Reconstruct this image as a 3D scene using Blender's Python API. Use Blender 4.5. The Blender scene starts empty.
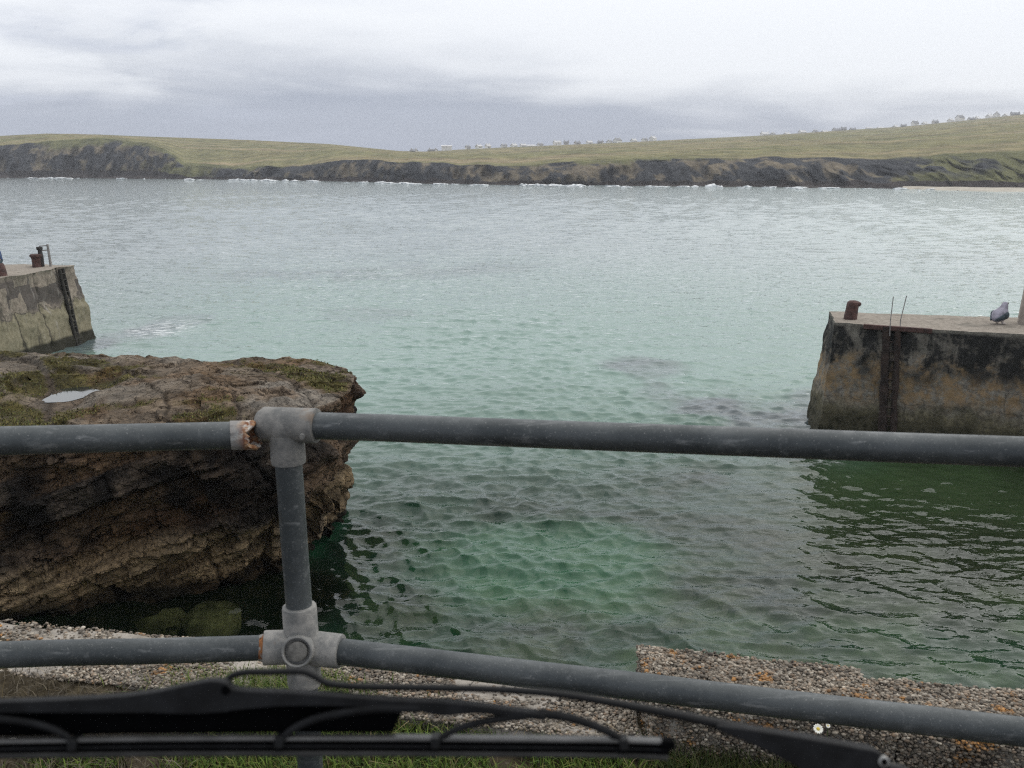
import bpy, bmesh, math, random
import numpy as np
from mathutils import Vector, Matrix
random.seed(7); rng = np.random.default_rng(7)
R = math.radians
sc = bpy.context.scene
COL = sc.collection

# ---------------------------------------------------------------- camera
FPX, CAMH, PITCH = 924.0, 9.0, 0.234767
cam = bpy.data.cameras.new('camera'); camo = bpy.data.objects.new('camera', cam); COL.objects.link(camo)
camo.location = (0, 0, CAMH); camo.rotation_euler = (math.pi/2 - PITCH, 0, 0)
cam.sensor_width = 36; cam.lens = FPX/1024*36; cam.clip_start = 0.05; cam.clip_end = 12000
cam.dof.use_dof = True; cam.dof.focus_distance = 6.0; cam.dof.aperture_fstop = 9.5
sc.camera = camo

# ---------------------------------------------------------------- world: Nishita sky behind a procedural overcast
SUN_EL, SUN_AZ = R(52), R(72)           # azimuth clockwise from +Y
w = bpy.data.worlds.new('World'); sc.world = w; w.use_nodes = True
nt = w.node_tree; nt.nodes.clear()
def nd(nt, typ, ins=None, **kw):
    n = nt.nodes.new(typ)
    for k, v in kw.items(): setattr(n, k, v)
    for k, v in (ins or {}).items():
        s = n.inputs[k]
        if hasattr(v, 'is_linked') or isinstance(v, bpy.types.NodeSocket): nt.links.new(v, s)
        else: s.default_value = v
    return n
def math_(nt, op, a, b=0.0, c=0.0, clamp=False):
    n = nd(nt, 'ShaderNodeMath', {0: a, 1: b, 2: c}, operation=op); n.use_clamp = clamp; return n.outputs[0]
def rmp(nt, v, a, b, c=0.0, d=1.0, smooth=True):
    n = nd(nt, 'ShaderNodeMapRange', {'Value': v, 'From Min': a, 'From Max': b, 'To Min': c, 'To Max': d})
    n.interpolation_type = 'SMOOTHSTEP' if smooth else 'LINEAR'; return n.outputs[0]
def mixc(nt, f, a, b, mode='MIX'):
    n = nt.nodes.new('ShaderNodeMix'); n.data_type = 'RGBA'; n.blend_type = mode
    for i, v in ((0, f), (6, a), (7, b)):
        if isinstance(v, bpy.types.NodeSocket): nt.links.new(v, n.inputs[i])
        else: n.inputs[i].default_value = v if i == 0 else ((*v, 1) if len(v) == 3 else v)
    return n.outputs[2]
def noise(nt, vec, scale, detail=4, rough=0.55, dist=0.0, out=0):
    n = nd(nt, 'ShaderNodeTexNoise', {'Scale': scale, 'Detail': detail, 'Roughness': rough, 'Distortion': dist})
    if vec is not None: nt.links.new(vec, n.inputs['Vector'])
    return n.outputs[out]
def mapv(nt, vec, scale=(1,1,1), rot=(0,0,0), loc=(0,0,0)):
    return nd(nt, 'ShaderNodeMapping', {'Vector': vec, 'Scale': scale, 'Rotation': rot, 'Location': loc}).outputs[0]

sky = nd(nt, 'ShaderNodeTexSky', sky_type='NISHITA', sun_disc=False, sun_elevation=SUN_EL, sun_rotation=SUN_AZ)
bg1 = nd(nt, 'ShaderNodeBackground', {'Color': sky.outputs[0], 'Strength': 0.10})
dirv = nd(nt, 'ShaderNodeTexCoord').outputs['Generated']
sx = nd(nt, 'ShaderNodeSeparateXYZ', {0: dirv})
zc = math_(nt, 'MAXIMUM', sx.outputs[2], 0.0)
den = math_(nt, 'ADD', zc, 0.10)
cx = math_(nt, 'DIVIDE', sx.outputs[0], den); cy = math_(nt, 'DIVIDE', sx.outputs[1], den)
cv = nd(nt, 'ShaderNodeCombineXYZ', {0: cx, 1: cy, 2: 0.0}).outputs[0]
n_big = noise(nt, mapv(nt, cv, (0.55, 0.5, 1), loc=(3.1, 1.7, 0)), 1.0, 5, 0.5, 0.4)
n_det = noise(nt, mapv(nt, cv, (0.9, 0.9, 1), loc=(0.4, 5.2, 0)), 1.1, 7, 0.55, 0.3)
az = math_(nt, 'DIVIDE', sx.outputs[0], math_(nt, 'MAXIMUM', math_(nt, 'ABSOLUTE', sx.outputs[1]), 0.2))
t = math_(nt, 'ADD', zc, math_(nt, 'MULTIPLY', math_(nt, 'SUBTRACT', n_big, 0.5), 0.16))
t = math_(nt, 'ADD', t, math_(nt, 'MULTIPLY', math_(nt, 'SUBTRACT', n_det, 0.5), 0.05))
t = math_(nt, 'ADD', t, math_(nt, 'MULTIPLY', math_(nt, 'MAXIMUM', math_(nt, 'ADD', az, 0.02), 0.0), 0.10))
t = math_(nt, 'SUBTRACT', t, math_(nt, 'MULTIPLY', rmp(nt, math_(nt, 'ABSOLUTE', math_(nt, 'ADD', az, 0.12)), 0.46, 0.0), math_(nt, 'MULTIPLY', rmp(nt, zc, 0.115, 0.045), 0.036)))   # rain band low over the centre
f1 = rmp(nt, t, 0.035, 0.125)
c_low = (0.275, 0.31, 0.395); c_hi = (0.80, 0.82, 0.855); c_top = (1.06, 1.07, 1.09)
cc = mixc(nt, f1, c_low, c_hi)
# a slate-blue shelf of cloud low on the left and centre
cc = mixc(nt, math_(nt, 'MULTIPLY', rmp(nt, n_det, 0.50, 0.72), rmp(nt, az, 0.1, -0.55, 0.0, 0.55)), cc, (0.40, 0.44, 0.55))
ang = nd(nt, 'ShaderNodeCombineXYZ', {0: math_(nt, 'MULTIPLY', az, 5.0), 1: math_(nt, 'MULTIPLY', zc, 22.0), 2: 3.3}).outputs[0]
puff = noise(nt, ang, 0.85, 7, 0.55, 0.35)
msk = math_(nt, 'MULTIPLY', rmp(nt, az, -0.05, -0.45), rmp(nt, zc, 0.035, 0.075))
cc = mixc(nt, math_(nt, 'MULTIPLY', msk, rmp(nt, puff, 0.46, 0.34, 0, 0.7)), cc, (0.43, 0.47, 0.56))
cc = mixc(nt, math_(nt, 'MULTIPLY', msk, rmp(nt, puff, 0.48, 0.66, 0, 0.6)), cc, (0.88, 0.90, 0.93))
cc = mixc(nt, rmp(nt, zc, 0.11, 0.36), cc, c_top)
cc = mixc(nt, rmp(nt, sx.outputs[1], 0.25, -0.55), cc, (0.42, 0.44, 0.49))   # unseen sky behind the camera, darkened so that near faces get less light
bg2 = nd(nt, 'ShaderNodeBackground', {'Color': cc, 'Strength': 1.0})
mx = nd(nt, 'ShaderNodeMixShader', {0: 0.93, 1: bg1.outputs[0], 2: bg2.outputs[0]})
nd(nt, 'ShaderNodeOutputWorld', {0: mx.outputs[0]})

sun = bpy.data.lights.new('sun', 'SUN'); suno = bpy.data.objects.new('sun', sun); COL.objects.link(suno)
sun.energy = 1.35; sun.angle = R(100); sun.color = (1.0, 0.95, 0.87)
sv = Vector((math.sin(SUN_AZ)*math.cos(SUN_EL), math.cos(SUN_AZ)*math.cos(SUN_EL), math.sin(SUN_EL)))
suno.rotation_euler = (-sv).to_track_quat('-Z', 'Y').to_euler(); suno.location = (20, 10, 60)
sc.view_settings.view_transform = 'Standard'; sc.view_settings.look = 'None'
sc.view_settings.exposure = 0.35; sc.view_settings.gamma = 1.0
sc.render.engine = 'CYCLES'
sc.cycles.use_denoising = False; sc.cycles.use_adaptive_sampling = False; sc.cycles.pixel_filter_type = 'BLACKMAN_HARRIS'; sc.cycles.filter_width = 1.15
sc.cycles.max_bounces = 6; sc.cycles.diffuse_bounces = 2; sc.cycles.glossy_bounces = 2; sc.cycles.volume_bounces = 0; sc.cycles.transparent_max_bounces = 6; sc.cycles.sample_clamp_indirect = 1.5; sc.cycles.sample_clamp_direct = 1.6; sc.cycles.caustics_reflective = False; sc.cycles.caustics_refractive = False

# ---------------------------------------------------------------- helpers
def tag(o, label=None, cat=None, group=None, kind=None):
    for k, v in (('label', label), ('category', cat), ('group', group), ('kind', kind)):
        if v: o[k] = v
    return o
def empty(name, loc=(0,0,0), rot=(0,0,0)):
    o = bpy.data.objects.new(name, None); COL.objects.link(o); o.location = loc; o.rotation_euler = rot; return o
def link(name, me, mat=None, parent=None, smooth=False):
    o = bpy.data.objects.new(name, me); COL.objects.link(o)
    if mat: me.materials.append(mat)
    if parent: o.parent = parent
    if smooth: me.polygons.foreach_set('use_smooth', [True]*len(me.polygons))
    return o
def npmesh(name, V, Q, col=None, colname='col'):
    """V (n,3), Q (m,k) -> mesh; col {name: (n,3|4)}"""
    me = bpy.data.meshes.new(name); V = np.asarray(V, np.float32); Q = np.asarray(Q, np.int32)
    k = Q.shape[1]; me.vertices.add(len(V)); me.vertices.foreach_set('co', V.ravel())
    me.loops.add(Q.size); me.loops.foreach_set('vertex_index', Q.ravel())
    me.polygons.add(len(Q)); me.polygons.foreach_set('loop_start', np.arange(len(Q), dtype=np.int32)*k)
    me.update(calc_edges=True); me.validate()
    for nme, c in (col or {}).items():
        a = me.color_attributes.new(nme, 'FLOAT_COLOR', 'POINT'); c = np.asarray(c, np.float32)
        if c.shape[1] == 3: c = np.c_[c, np.ones(len(c), np.float32)]
        a.data.foreach_set('color', c.ravel())
    return me
def gridq(nu, nv, off=0):
    i = np.arange((nu-1)*(nv-1)); a = (i//(nv-1))*nv + i % (nv-1) + off
    return np.c_[a, a+nv, a+nv+1, a+1]
def _h(ix, iy, iz, s):
    n = (ix.astype(np.int64)*374761393 + iy.astype(np.int64)*668265263 + iz.astype(np.int64)*2147483647 + s*974634777) & 0xFFFFFFFF
    n = ((n ^ (n >> 13))*1274126177) & 0xFFFFFFFF; n = ((n ^ (n >> 16))*2246822519) & 0xFFFFFFFF
    return ((n ^ (n >> 15)) & 0xFFFFFF)/float(0xFFFFFF)
def vnoise(p, s=0):
    f = np.floor(p); t = p-f; i = f.astype(np.int64); t = t*t*t*(t*(t*6-15)+10); r = 0
    for a in (0, 1):
        for b in (0, 1):
            for c in (0, 1):
                wgt = (t[:,0] if a else 1-t[:,0])*(t[:,1] if b else 1-t[:,1])*(t[:,2] if c else 1-t[:,2])
                r = r + wgt*_h(i[:,0]+a, i[:,1]+b, i[:,2]+c, s)
    return r*2-1
def fbm(p, o=4, s=0, g=0.5):
    p = np.asarray(p, float); r = 0; a = 1; n = 0
    for k in range(o): r = r + a*vnoise(p*2**k + 17.3*k, s+k); n += a; a *= g
    return r/n
def voro(p, s=0):
    f = np.floor(p).astype(np.int64); d1 = np.full(len(p), 9.); d2 = d1.copy(); cid = np.zeros(len(p))
    for a in (-1,0,1):
        for b in (-1,0,1):
            for c in (-1,0,1):
                i = f+np.array((a,b,c)); q = i+np.c_[_h(i[:,0],i[:,1],i[:,2],s), _h(i[:,0],i[:,1],i[:,2],s+1), _h(i[:,0],i[:,1],i[:,2],s+2)]
                d = np.sqrt(((p-q)**2).sum(1)); r = _h(i[:,0],i[:,1],i[:,2],s+3)
                m = d < d1; d2 = np.where(m, d1, np.minimum(d2, d)); cid = np.where(m, r, cid); d1 = np.where(m, d, d1)
    return d1, d2, cid
def chips(p, s):
    """faceted relief: every cell is a tilted plane"""
    f = np.floor(p).astype(np.int64); best = np.full(len(p), 9.); out = np.zeros(len(p))
    for a in (-1,0,1):
        for b in (-1,0,1):
            for c in (-1,0,1):
                i = f+np.array((a,b,c)); h = [_h(i[:,0],i[:,1],i[:,2],s+k) for k in range(7)]
                v = p-(i+np.c_[h[0], h[1], h[2]]); d = (v*v).sum(1); m = d < best; best = np.where(m, d, best)
                out = np.where(m, (v*(np.c_[h[3], h[4], h[5]]-.5)).sum(1)*1.8+(h[6]-.5), out)
    return out
def sstep(x, a, b): t = np.clip((x-a)/(b-a), 0, 1); return t*t*(3-2*t)
def lerp(a, b, t): return a+(b-a)*t
def tube(bm, a, b, r, seg=20, r2=None, caps=True):
    a = Vector(a); b = Vector(b); d = b-a; q = d.to_track_quat('Z', 'Y').to_matrix().to_4x4(); q.translation = (a+b)/2
    bmesh.ops.create_cone(bm, cap_ends=caps, segments=seg, radius1=r, radius2=r if r2 is None else r2, depth=d.length, matrix=q)
def pipe(bm, pts, radii, seg=20, caps=True):
    """tube along a polyline"""
    pts = [Vector(p) for p in pts]; rings = []
    if not hasattr(radii, '__len__'): radii = [radii]*len(pts)
    ref = None
    for i, p in enumerate(pts):
        d = (pts[min(i+1, len(pts)-1)]-pts[max(i-1, 0)]).normalized()
        if ref is None: ref = d.orthogonal().normalized()
        ref = (ref-d*ref.dot(d)).normalized(); bi = d.cross(ref)
        rings.append([bm.verts.new(p+(ref*math.cos(2*math.pi*k/seg)+bi*math.sin(2*math.pi*k/seg))*radii[i]) for k in range(seg)])
    for A, B in zip(rings, rings[1:]):
        for k in range(seg): bm.faces.new((A[k], A[(k+1) % seg], B[(k+1) % seg], B[k]))
    if caps:
        bm.faces.new(rings[0][::-1]); bm.faces.new(rings[-1])
def box(bm, c, s, rot=None):
    m = Matrix.LocRotScale(Vector(c), rot, Vector(s)); bmesh.ops.create_cube(bm, size=1, matrix=m)
def done(name, bm, mat, parent=None, smooth=True, bevel=0.0, ang=40):
    bmesh.ops.recalc_face_normals(bm, faces=bm.faces); me = bpy.data.meshes.new(name); bm.to_mesh(me); bm.free()
    o = link(name, me, mat, parent)
    if smooth:
        me.polygons.foreach_set('use_smooth', [True]*len(me.polygons)); me.set_sharp_from_angle(angle=R(ang))
    if bevel:
        b = o.modifiers.new('bevel', 'BEVEL'); b.width = bevel; b.segments = 2; b.limit_method = 'ANGLE'; b.angle_limit = R(35)
    return o
def material(name, build):
    m = bpy.data.materials.new(name); m.use_nodes = True; t = m.node_tree; t.nodes.clear()
    out = nd(t, 'ShaderNodeOutputMaterial'); s = build(t); t.links.new(s, out.inputs[0]); return m
def pbr(t, col, rough=0.7, metal=0.0, normal=None, spec=0.5):
    ins = {'Base Color': col if isinstance(col, bpy.types.NodeSocket) else (*col, 1), 'Roughness': rough, 'Metallic': metal, 'Specular IOR Level': spec}
    if normal is not None: ins['Normal'] = normal
    return nd(t, 'ShaderNodeBsdfPrincipled', ins).outputs[0]
def bump(t, h, strength=0.5, dist=0.01): return nd(t, 'ShaderNodeBump', {'Height': h, 'Strength': strength, 'Distance': dist}).outputs[0]
def obj_co(t): return nd(t, 'ShaderNodeTexCoord').outputs['Object']
def world_co(t): return nd(t, 'ShaderNodeNewGeometry').outputs['Position']
def attr(t, name): return nd(t, 'ShaderNodeAttribute', attribute_name=name).outputs[0]
def simple(name, c, rough=0.7, metal=0.0, var=0.25, scale=20, bmp=0.0, spec=0.5):
    def b(t):
        v = obj_co(t); n = noise(t, v, scale, 4)
        c2 = mixc(t, rmp(t, n, 0.3, 0.7), tuple(x*(1-var) for x in c), tuple(min(1, x*(1+var)) for x in c))
        return pbr(t, c2, rough, metal, bump(t, n, bmp, 0.004) if bmp else None, spec)
    return material(name, b)

# ---------------------------------------------------------------- materials
def m_galv(t):
    v = obj_co(t); n = noise(t, v, 38, 6, 0.65); n2 = noise(t, v, 7, 4, 0.6); sp = noise(t, v, 260, 3, 0.7)
    c = mixc(t, rmp(t, n2, 0.35, 0.68), (0.045, 0.053, 0.056), (0.080, 0.090, 0.093))
    c = mixc(t, rmp(t, n, 0.55, 0.78, 0, 0.45), c, (0.22, 0.232, 0.235))
    stk = noise(t, mapv(t, v, (2.5, 34, 34)), 1.6, 5, 0.65)
    c = mixc(t, rmp(t, stk, 0.56, 0.70, 0, 0.5), c, (0.24, 0.25, 0.25))
    c = mixc(t, rmp(t, sp, 0.62, 0.72, 0, 0.55), c, (0.42, 0.42, 0.40))
    c = mixc(t, rmp(t, sp, 0.40, 0.28, 0, 0.5), c, (0.03, 0.033, 0.036))
    return pbr(t, c, rmp(t, n, 0.3, 0.7, 0.34, 0.60), 0.25, bump(t, math_(t, 'ADD', n, math_(t, 'MULTIPLY', sp, 0.5)), 0.25, 0.002), 0.4)
M_GALV = material('weathered_galvanised', m_galv)
def m_cast(t, k=1.0):
    v = obj_co(t); n = noise(t, v, 24, 6, 0.65); sp = noise(t, v, 190, 3, 0.7)
    c = mixc(t, rmp(t, n, 0.35, 0.65), (0.20*k, 0.205*k, 0.20*k), (0.38*k, 0.37*k, 0.345*k))
    c = mixc(t, rmp(t, sp, 0.6, 0.72, 0, 0.5), c, (0.45, 0.43, 0.38))
    c = mixc(t, rmp(t, noise(t, v, 13, 5, 0.7), 0.60, 0.72, 0, 0.45), c, (0.22, 0.14, 0.08))
    return pbr(t, c, 0.72, 0.1, bump(t, math_(t, 'ADD', n, math_(t, 'MULTIPLY', sp, 0.6)), 0.5, 0.003), 0.3)
M_CAST = material('cast_fitting', lambda t: m_cast(t, .82))
M_TEE = material('grey_cast_fitting', lambda t: m_cast(t, .62))
def m_rust(t):
    v = obj_co(t); n = noise(t, v, 55, 6, 0.7)
    c = mixc(t, rmp(t, n, 0.35, 0.65), (0.10, 0.035, 0.015), (0.34, 0.15, 0.06))
    c = mixc(t, rmp(t, noise(t, v, 45, 4), 0.47, 0.56), c, (0.26, 0.25, 0.23))
    return pbr(t, c, 0.9, 0, bump(t, n, 0.8, 0.004), 0.2)
M_RUST = material('flaking_rust', m_rust)
M_RUSTIRON = simple('rusted_iron', (0.075, 0.040, 0.034), 0.85, 0, 0.45, 6, 0.4)
M_DARKWOOD = simple('dark_weathered_timber', (0.035, 0.032, 0.030), 0.85, 0, 0.4, 5)
M_GREYSTEEL = simple('grey_steel', (0.24, 0.23, 0.22), 0.7, 0, 0.3, 8)
M_BLACK = simple('black_plastic', (0.005, 0.0055, 0.006), 0.55, 0, 0.3, 40, 0, .25)
M_BLACKMATT = simple('black_rubber', (0.0015, 0.0016, 0.002), 0.9, 0, 0.3, 60, 0, .05)
M_BLADE = simple('satin_black_steel', (0.075, 0.075, 0.074), 0.4, 0.1, 0.3, 30, 0, .5)
M_BLADELIP = simple('worn_rubber', (0.026, 0.026, 0.025), 0.6, 0, 0.4, 40, 0, .3)
M_DUSTY = simple('dusty_black_metal', (0.007, 0.0075, 0.0085), 0.65, 0, 0.5, 55, 0, .2)
M_STEEL = simple('bare_steel', (0.45, 0.45, 0.43), 0.45, 0.6, 0.2, 60)

def m_rock(t):
    P = world_co(t); A = nd(t, 'ShaderNodeAttribute', attribute_name='col').outputs[0]
    rot = mapv(t, P, (0.9, 0.9, 1.35), (0, R(16), 0))
    n1 = noise(t, rot, 1.3, 8, 0.62, 0.4); n2 = noise(t, P, 9, 7, 0.68); n3 = noise(t, rot, 11, 7, 0.7, 0.3)
    c = mixc(t, rmp(t, n1, 0.3, 0.7, 0, 1), mixc(t, 1.0, A, (0.60, 0.58, 0.56), 'MULTIPLY'), mixc(t, 1.0, A, (1.25, 1.18, 1.10), 'MULTIPLY'))
    c = mixc(t, rmp(t, n2, 0.35, 0.66, 0, 0.7), mixc(t, 1.0, c, (0.62, 0.62, 0.64), 'MULTIPLY'), c)
    c = mixc(t, rmp(t, n3, 0.43, 0.35, 0, 0.8), c, mixc(t, 1.0, c, (0.25, 0.25, 0.26), 'MULTIPLY'))
    c = mixc(t, rmp(t, noise(t, P, 34, 4, 0.6), 0.66, 0.72, 0, 0.6), c, (0.42, 0.40, 0.36))
    wp = nd(t, 'ShaderNodeVectorMath', {0: mapv(t, P, (1.0, 1.0, 1.9), (0, R(16), 0)), 1: noise(t, P, 2.2, 4, .6, out=1)}, operation='ADD').outputs[0]
    ck = nd(t, 'ShaderNodeTexVoronoi', {'Vector': wp, 'Scale': 1.9, 'Randomness': 1.0}, feature='DISTANCE_TO_EDGE').outputs[0]
    ckm = rmp(t, ck, 0.030, 0.006); c = mixc(t, math_(t, 'MULTIPLY', ckm, rmp(t, n1, .35, .6, .25, .9)), c, mixc(t, 1.0, c, (0.16, 0.15, 0.15), 'MULTIPLY'))
    gr = noise(t, P, 42, 4, .7); c = mixc(t, rmp(t, gr, .30, .62, .55, 0), c, mixc(t, 1.0, c, (0.45, 0.43, 0.42), 'MULTIPLY'))
    h = math_(t, 'ADD', math_(t, 'ADD', n2, math_(t, 'MULTIPLY', n3, 1.0)), math_(t, 'ADD', math_(t, 'MULTIPLY', gr, .35), math_(t, 'MULTIPLY', rmp(t, ck, 0.0, 0.05), .5)))
    return pbr(t, c, 0.92, 0, bump(t, h, 1.0, 0.10), 0.15)
M_ROCK = material('layered_coastal_rock', m_rock)

def concrete(name, kind):
    def b(t):
        P = world_co(t); z = nd(t, 'ShaderNodeSeparateXYZ', {0: P}).outputs[2]
        n = noise(t, P, 1.1, 7, 0.62, 0.3); nf = noise(t, P, 6.5, 7, 0.7); ng = noise(t, P, 28, 5, 0.7)
        vs = noise(t, mapv(t, P, (1.6, 1.6, 0.22)), 1.5, 6, 0.62, 0.2)
        zn = math_(t, 'ADD', z, math_(t, 'MULTIPLY', math_(t, 'SUBTRACT', n, 0.5), 1.6))
        if kind == 'right':
            c = mixc(t, rmp(t, nf, 0.35, 0.68), (0.12, 0.11, 0.095), (0.26, 0.245, 0.21))
            lich = math_(t, 'MULTIPLY', rmp(t, zn, 1.1, 1.9), rmp(t, zn, 3.2, 2.4))
            c = mixc(t, math_(t, 'MULTIPLY', lich, rmp(t, noise(t, P, 2.6, 7, .7), 0.40, 0.58, 0, 0.85)), c, (0.28, 0.19, 0.10))
            c = mixc(t, rmp(t, zn, 1.7, 1.0, 0, 0.9), c, mixc(t, rmp(t, nf, 0.3, 0.7), (0.045, 0.042, 0.026), (0.17, 0.15, 0.09)))
            st = math_(t, 'MULTIPLY', rmp(t, zn, 2.0, 2.8), rmp(t, z, 3.86, 3.74))
            c = mixc(t, math_(t, 'MULTIPLY', st, rmp(t, math_(t, 'ADD', math_(t, 'MULTIPLY', vs, .45), math_(t, 'ADD', math_(t, 'MULTIPLY', n, .75), math_(t, 'MULTIPLY', nf, 0.35))), 0.66, 0.80, 0, 0.96)), c, (0.018, 0.019, 0.019))
            bk = nd(t, 'ShaderNodeTexBrick', {'Vector': nd(t, 'ShaderNodeCombineXYZ', {0: math_(t, 'ADD', nd(t, 'ShaderNodeSeparateXYZ', {0: P}).outputs[0], math_(t, 'MULTIPLY', nf, .12)), 1: math_(t, 'ADD', z, math_(t, 'MULTIPLY', n, .7)), 2: 0.0}).outputs[0], 'Scale': 1.0, 'Mortar Size': .018, 'Mortar Smooth': .4, 'Brick Width': 1.7, 'Row Height': .62}).outputs['Fac']
            c = mixc(t, math_(t, 'MULTIPLY', bk, math_(t, 'MULTIPLY', rmp(t, z, 3.2, 2.4, .05, .5), rmp(t, n, .42, .62))), c, (0.030, 0.028, 0.022))
            c = mixc(t, math_(t, 'MULTIPLY', rmp(t, zn, 1.2, 0.6), rmp(t, nf, 0.38, 0.56, 0, 0.92)), c, (0.015, 0.016, 0.009))
        else:
            c = mixc(t, rmp(t, nf, 0.35, 0.68), (0.17, 0.145, 0.118), (0.30, 0.26, 0.21))
            c = mixc(t, rmp(t, zn, 2.2, 2.0, 0, 0.9), c, mixc(t, rmp(t, nf, 0.3, 0.7), (0.16, 0.145, 0.092), (0.255, 0.232, 0.16)))
            y = nd(t, 'ShaderNodeSeparateXYZ', {0: P}).outputs[1]
            pan = nd(t, 'ShaderNodeTexVoronoi', {'Vector': mapv(t, P, (0.0, 0.95, 0.85)), 'Scale': 1.0, 'Randomness': 0.7}, feature='F1', distance='CHEBYCHEV').outputs['Color']
            pv = nd(t, 'ShaderNodeSeparateXYZ', {0: pan}).outputs[0]
            up = math_(t, 'MULTIPLY', rmp(t, zn, 2.0, 2.5), rmp(t, z, 3.86, 3.6))
            c = mixc(t, math_(t, 'MULTIPLY', up, rmp(t, pv, 0.45, 0.55, 0, 0.75)), c, (0.055, 0.05, 0.05))
            c = mixc(t, rmp(t, vs, 0.58, 0.68, 0, 0.55), c, (0.33, 0.31, 0.28))
            c = mixc(t, rmp(t, vs, 0.40, 0.30, 0, 0.7), c, (0.06, 0.055, 0.045))
            sm_ = math_(t, 'ABSOLUTE', math_(t, 'SUBTRACT', math_(t, 'MODULO', math_(t, 'ADD', y, 0.3), 1.9), 0.95))
            c = mixc(t, rmp(t, math_(t, 'ADD', sm_, math_(t, 'MULTIPLY', math_(t, 'SUBTRACT', nf, .5), .10)), 0.055, 0.02, 0, 0.8), c, (0.06, 0.055, 0.045))
            c = mixc(t, math_(t, 'MULTIPLY', rmp(t, math_(t, 'ABSOLUTE', math_(t, 'SUBTRACT', zn, 2.12)), .07, .02), rmp(t, nf, .4, .55, 0, .8)), c, (0.05, 0.045, 0.04))
            c = mixc(t, rmp(t, z, 0.62, 0.45, 0, 0.95), c, (0.022, 0.022, 0.016))
        c = mixc(t, rmp(t, ng, 0.36, 0.28, 0, 0.6), c, (0.05, 0.045, 0.04))
        N = nd(t, 'ShaderNodeSeparateXYZ', {0: nd(t, 'ShaderNodeNewGeometry').outputs['Normal']}).outputs[2]
        top = mixc(t, rmp(t, nf, 0.3, 0.7), (0.20, 0.175, 0.145), (0.33, 0.295, 0.25))
        top = mixc(t, rmp(t, n, 0.55, 0.7, 0, 0.7), top, (0.13, 0.12, 0.10))
        c = mixc(t, math_(t, 'MULTIPLY', rmp(t, N, 0.6, 0.85), rmp(t, z, 3.4, 3.6)), c, top)
        return pbr(t, c, 0.92, 0, bump(t, math_(t, 'ADD', nf, math_(t, 'MULTIPLY', ng, 0.5)), 0.7, 0.05), 0.2)
    return material(name, b)
M_PIER_R = concrete('stained_concrete', 'right'); M_PIER_L = concrete('paneled_concrete', 'left')

def m_ledge(t):
    P = world_co(t); n = noise(t, P, 9, 6, 0.65); f = noise(t, P, 160, 4, 0.7)
    c = mixc(t, rmp(t, n, 0.35, 0.65), (0.22, 0.20, 0.17), (0.36, 0.33, 0.29))
    c = mixc(t, rmp(t, f, 0.45, 0.30, 0, 0.7), c, (0.08, 0.075, 0.07))
    sm = rmp(t, noise(t, P, 3.2, 3), 0.5, 0.6)
    br = nd(t, 'ShaderNodeTexVoronoi', {'Vector': P, 'Scale': 9.0, 'Randomness': 0.8}, feature='DISTANCE_TO_EDGE').outputs[0]
    c = mixc(t, math_(t, 'MULTIPLY', sm, rmp(t, br, 0.022, 0.008, 0, 0.8)), c, (0.04, 0.035, 0.03))
    return pbr(t, c, 0.95, 0, bump(t, math_(t, 'ADD', n, f), 0.6, 0.006), 0.2)
M_LEDGE = material('worn_mortar', m_ledge)
M_PEB = material('exposed_pebbles', lambda t: pbr(t, mixc(t, rmp(t, noise(t, world_co(t), 300, 3), 0.3, 0.7, 0, 0.4), attr(t, 'col'), (0.06, 0.055, 0.05)), 0.8, 0, None, 0.35))
M_VCOL = material('leaf_colours', lambda t: pbr(t, attr(t, 'col'), 0.75, 0, None, 0.25))
def m_soil(t):
    P = world_co(t); n = noise(t, P, 14, 6, 0.7); f = noise(t, P, 90, 4)
    c = mixc(t, rmp(t, n, 0.35, 0.65), (0.030, 0.024, 0.015), (0.075, 0.062, 0.040))
    c = mixc(t, rmp(t, f, 0.6, 0.7, 0, 0.5), c, (0.16, 0.14, 0.11))
    return pbr(t, c, 1.0, 0, bump(t, n, 0.8, 0.02), 0.1)
M_SOIL = material('dark_soil', m_soil)

def m_land(t):
    P = world_co(t); A = nd(t, 'ShaderNodeAttribute', attribute_name='col').outputs[0]
    n = noise(t, mapv(t, P, (1, .6, 2.0)), 0.09, 9, 0.72); n2 = noise(t, P, 0.35, 5, 0.65)
    c = mixc(t, rmp(t, n, 0.3, 0.7), mixc(t, 1.0, A, (0.62, 0.63, 0.65), 'MULTIPLY'), mixc(t, 1.0, A, (1.32, 1.29, 1.24), 'MULTIPLY'))
    c = mixc(t, rmp(t, n2, 0.35, 0.65, 0, 0.4), c, mixc(t, 1.0, c, (0.6, 0.6, 0.62), 'MULTIPLY'))
    return pbr(t, c, 1.0, 0, bump(t, math_(t, 'ADD', n, n2), 0.6, 2.5), 0.05)
M_LAND = material('moor_and_cliff', m_land)

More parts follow.
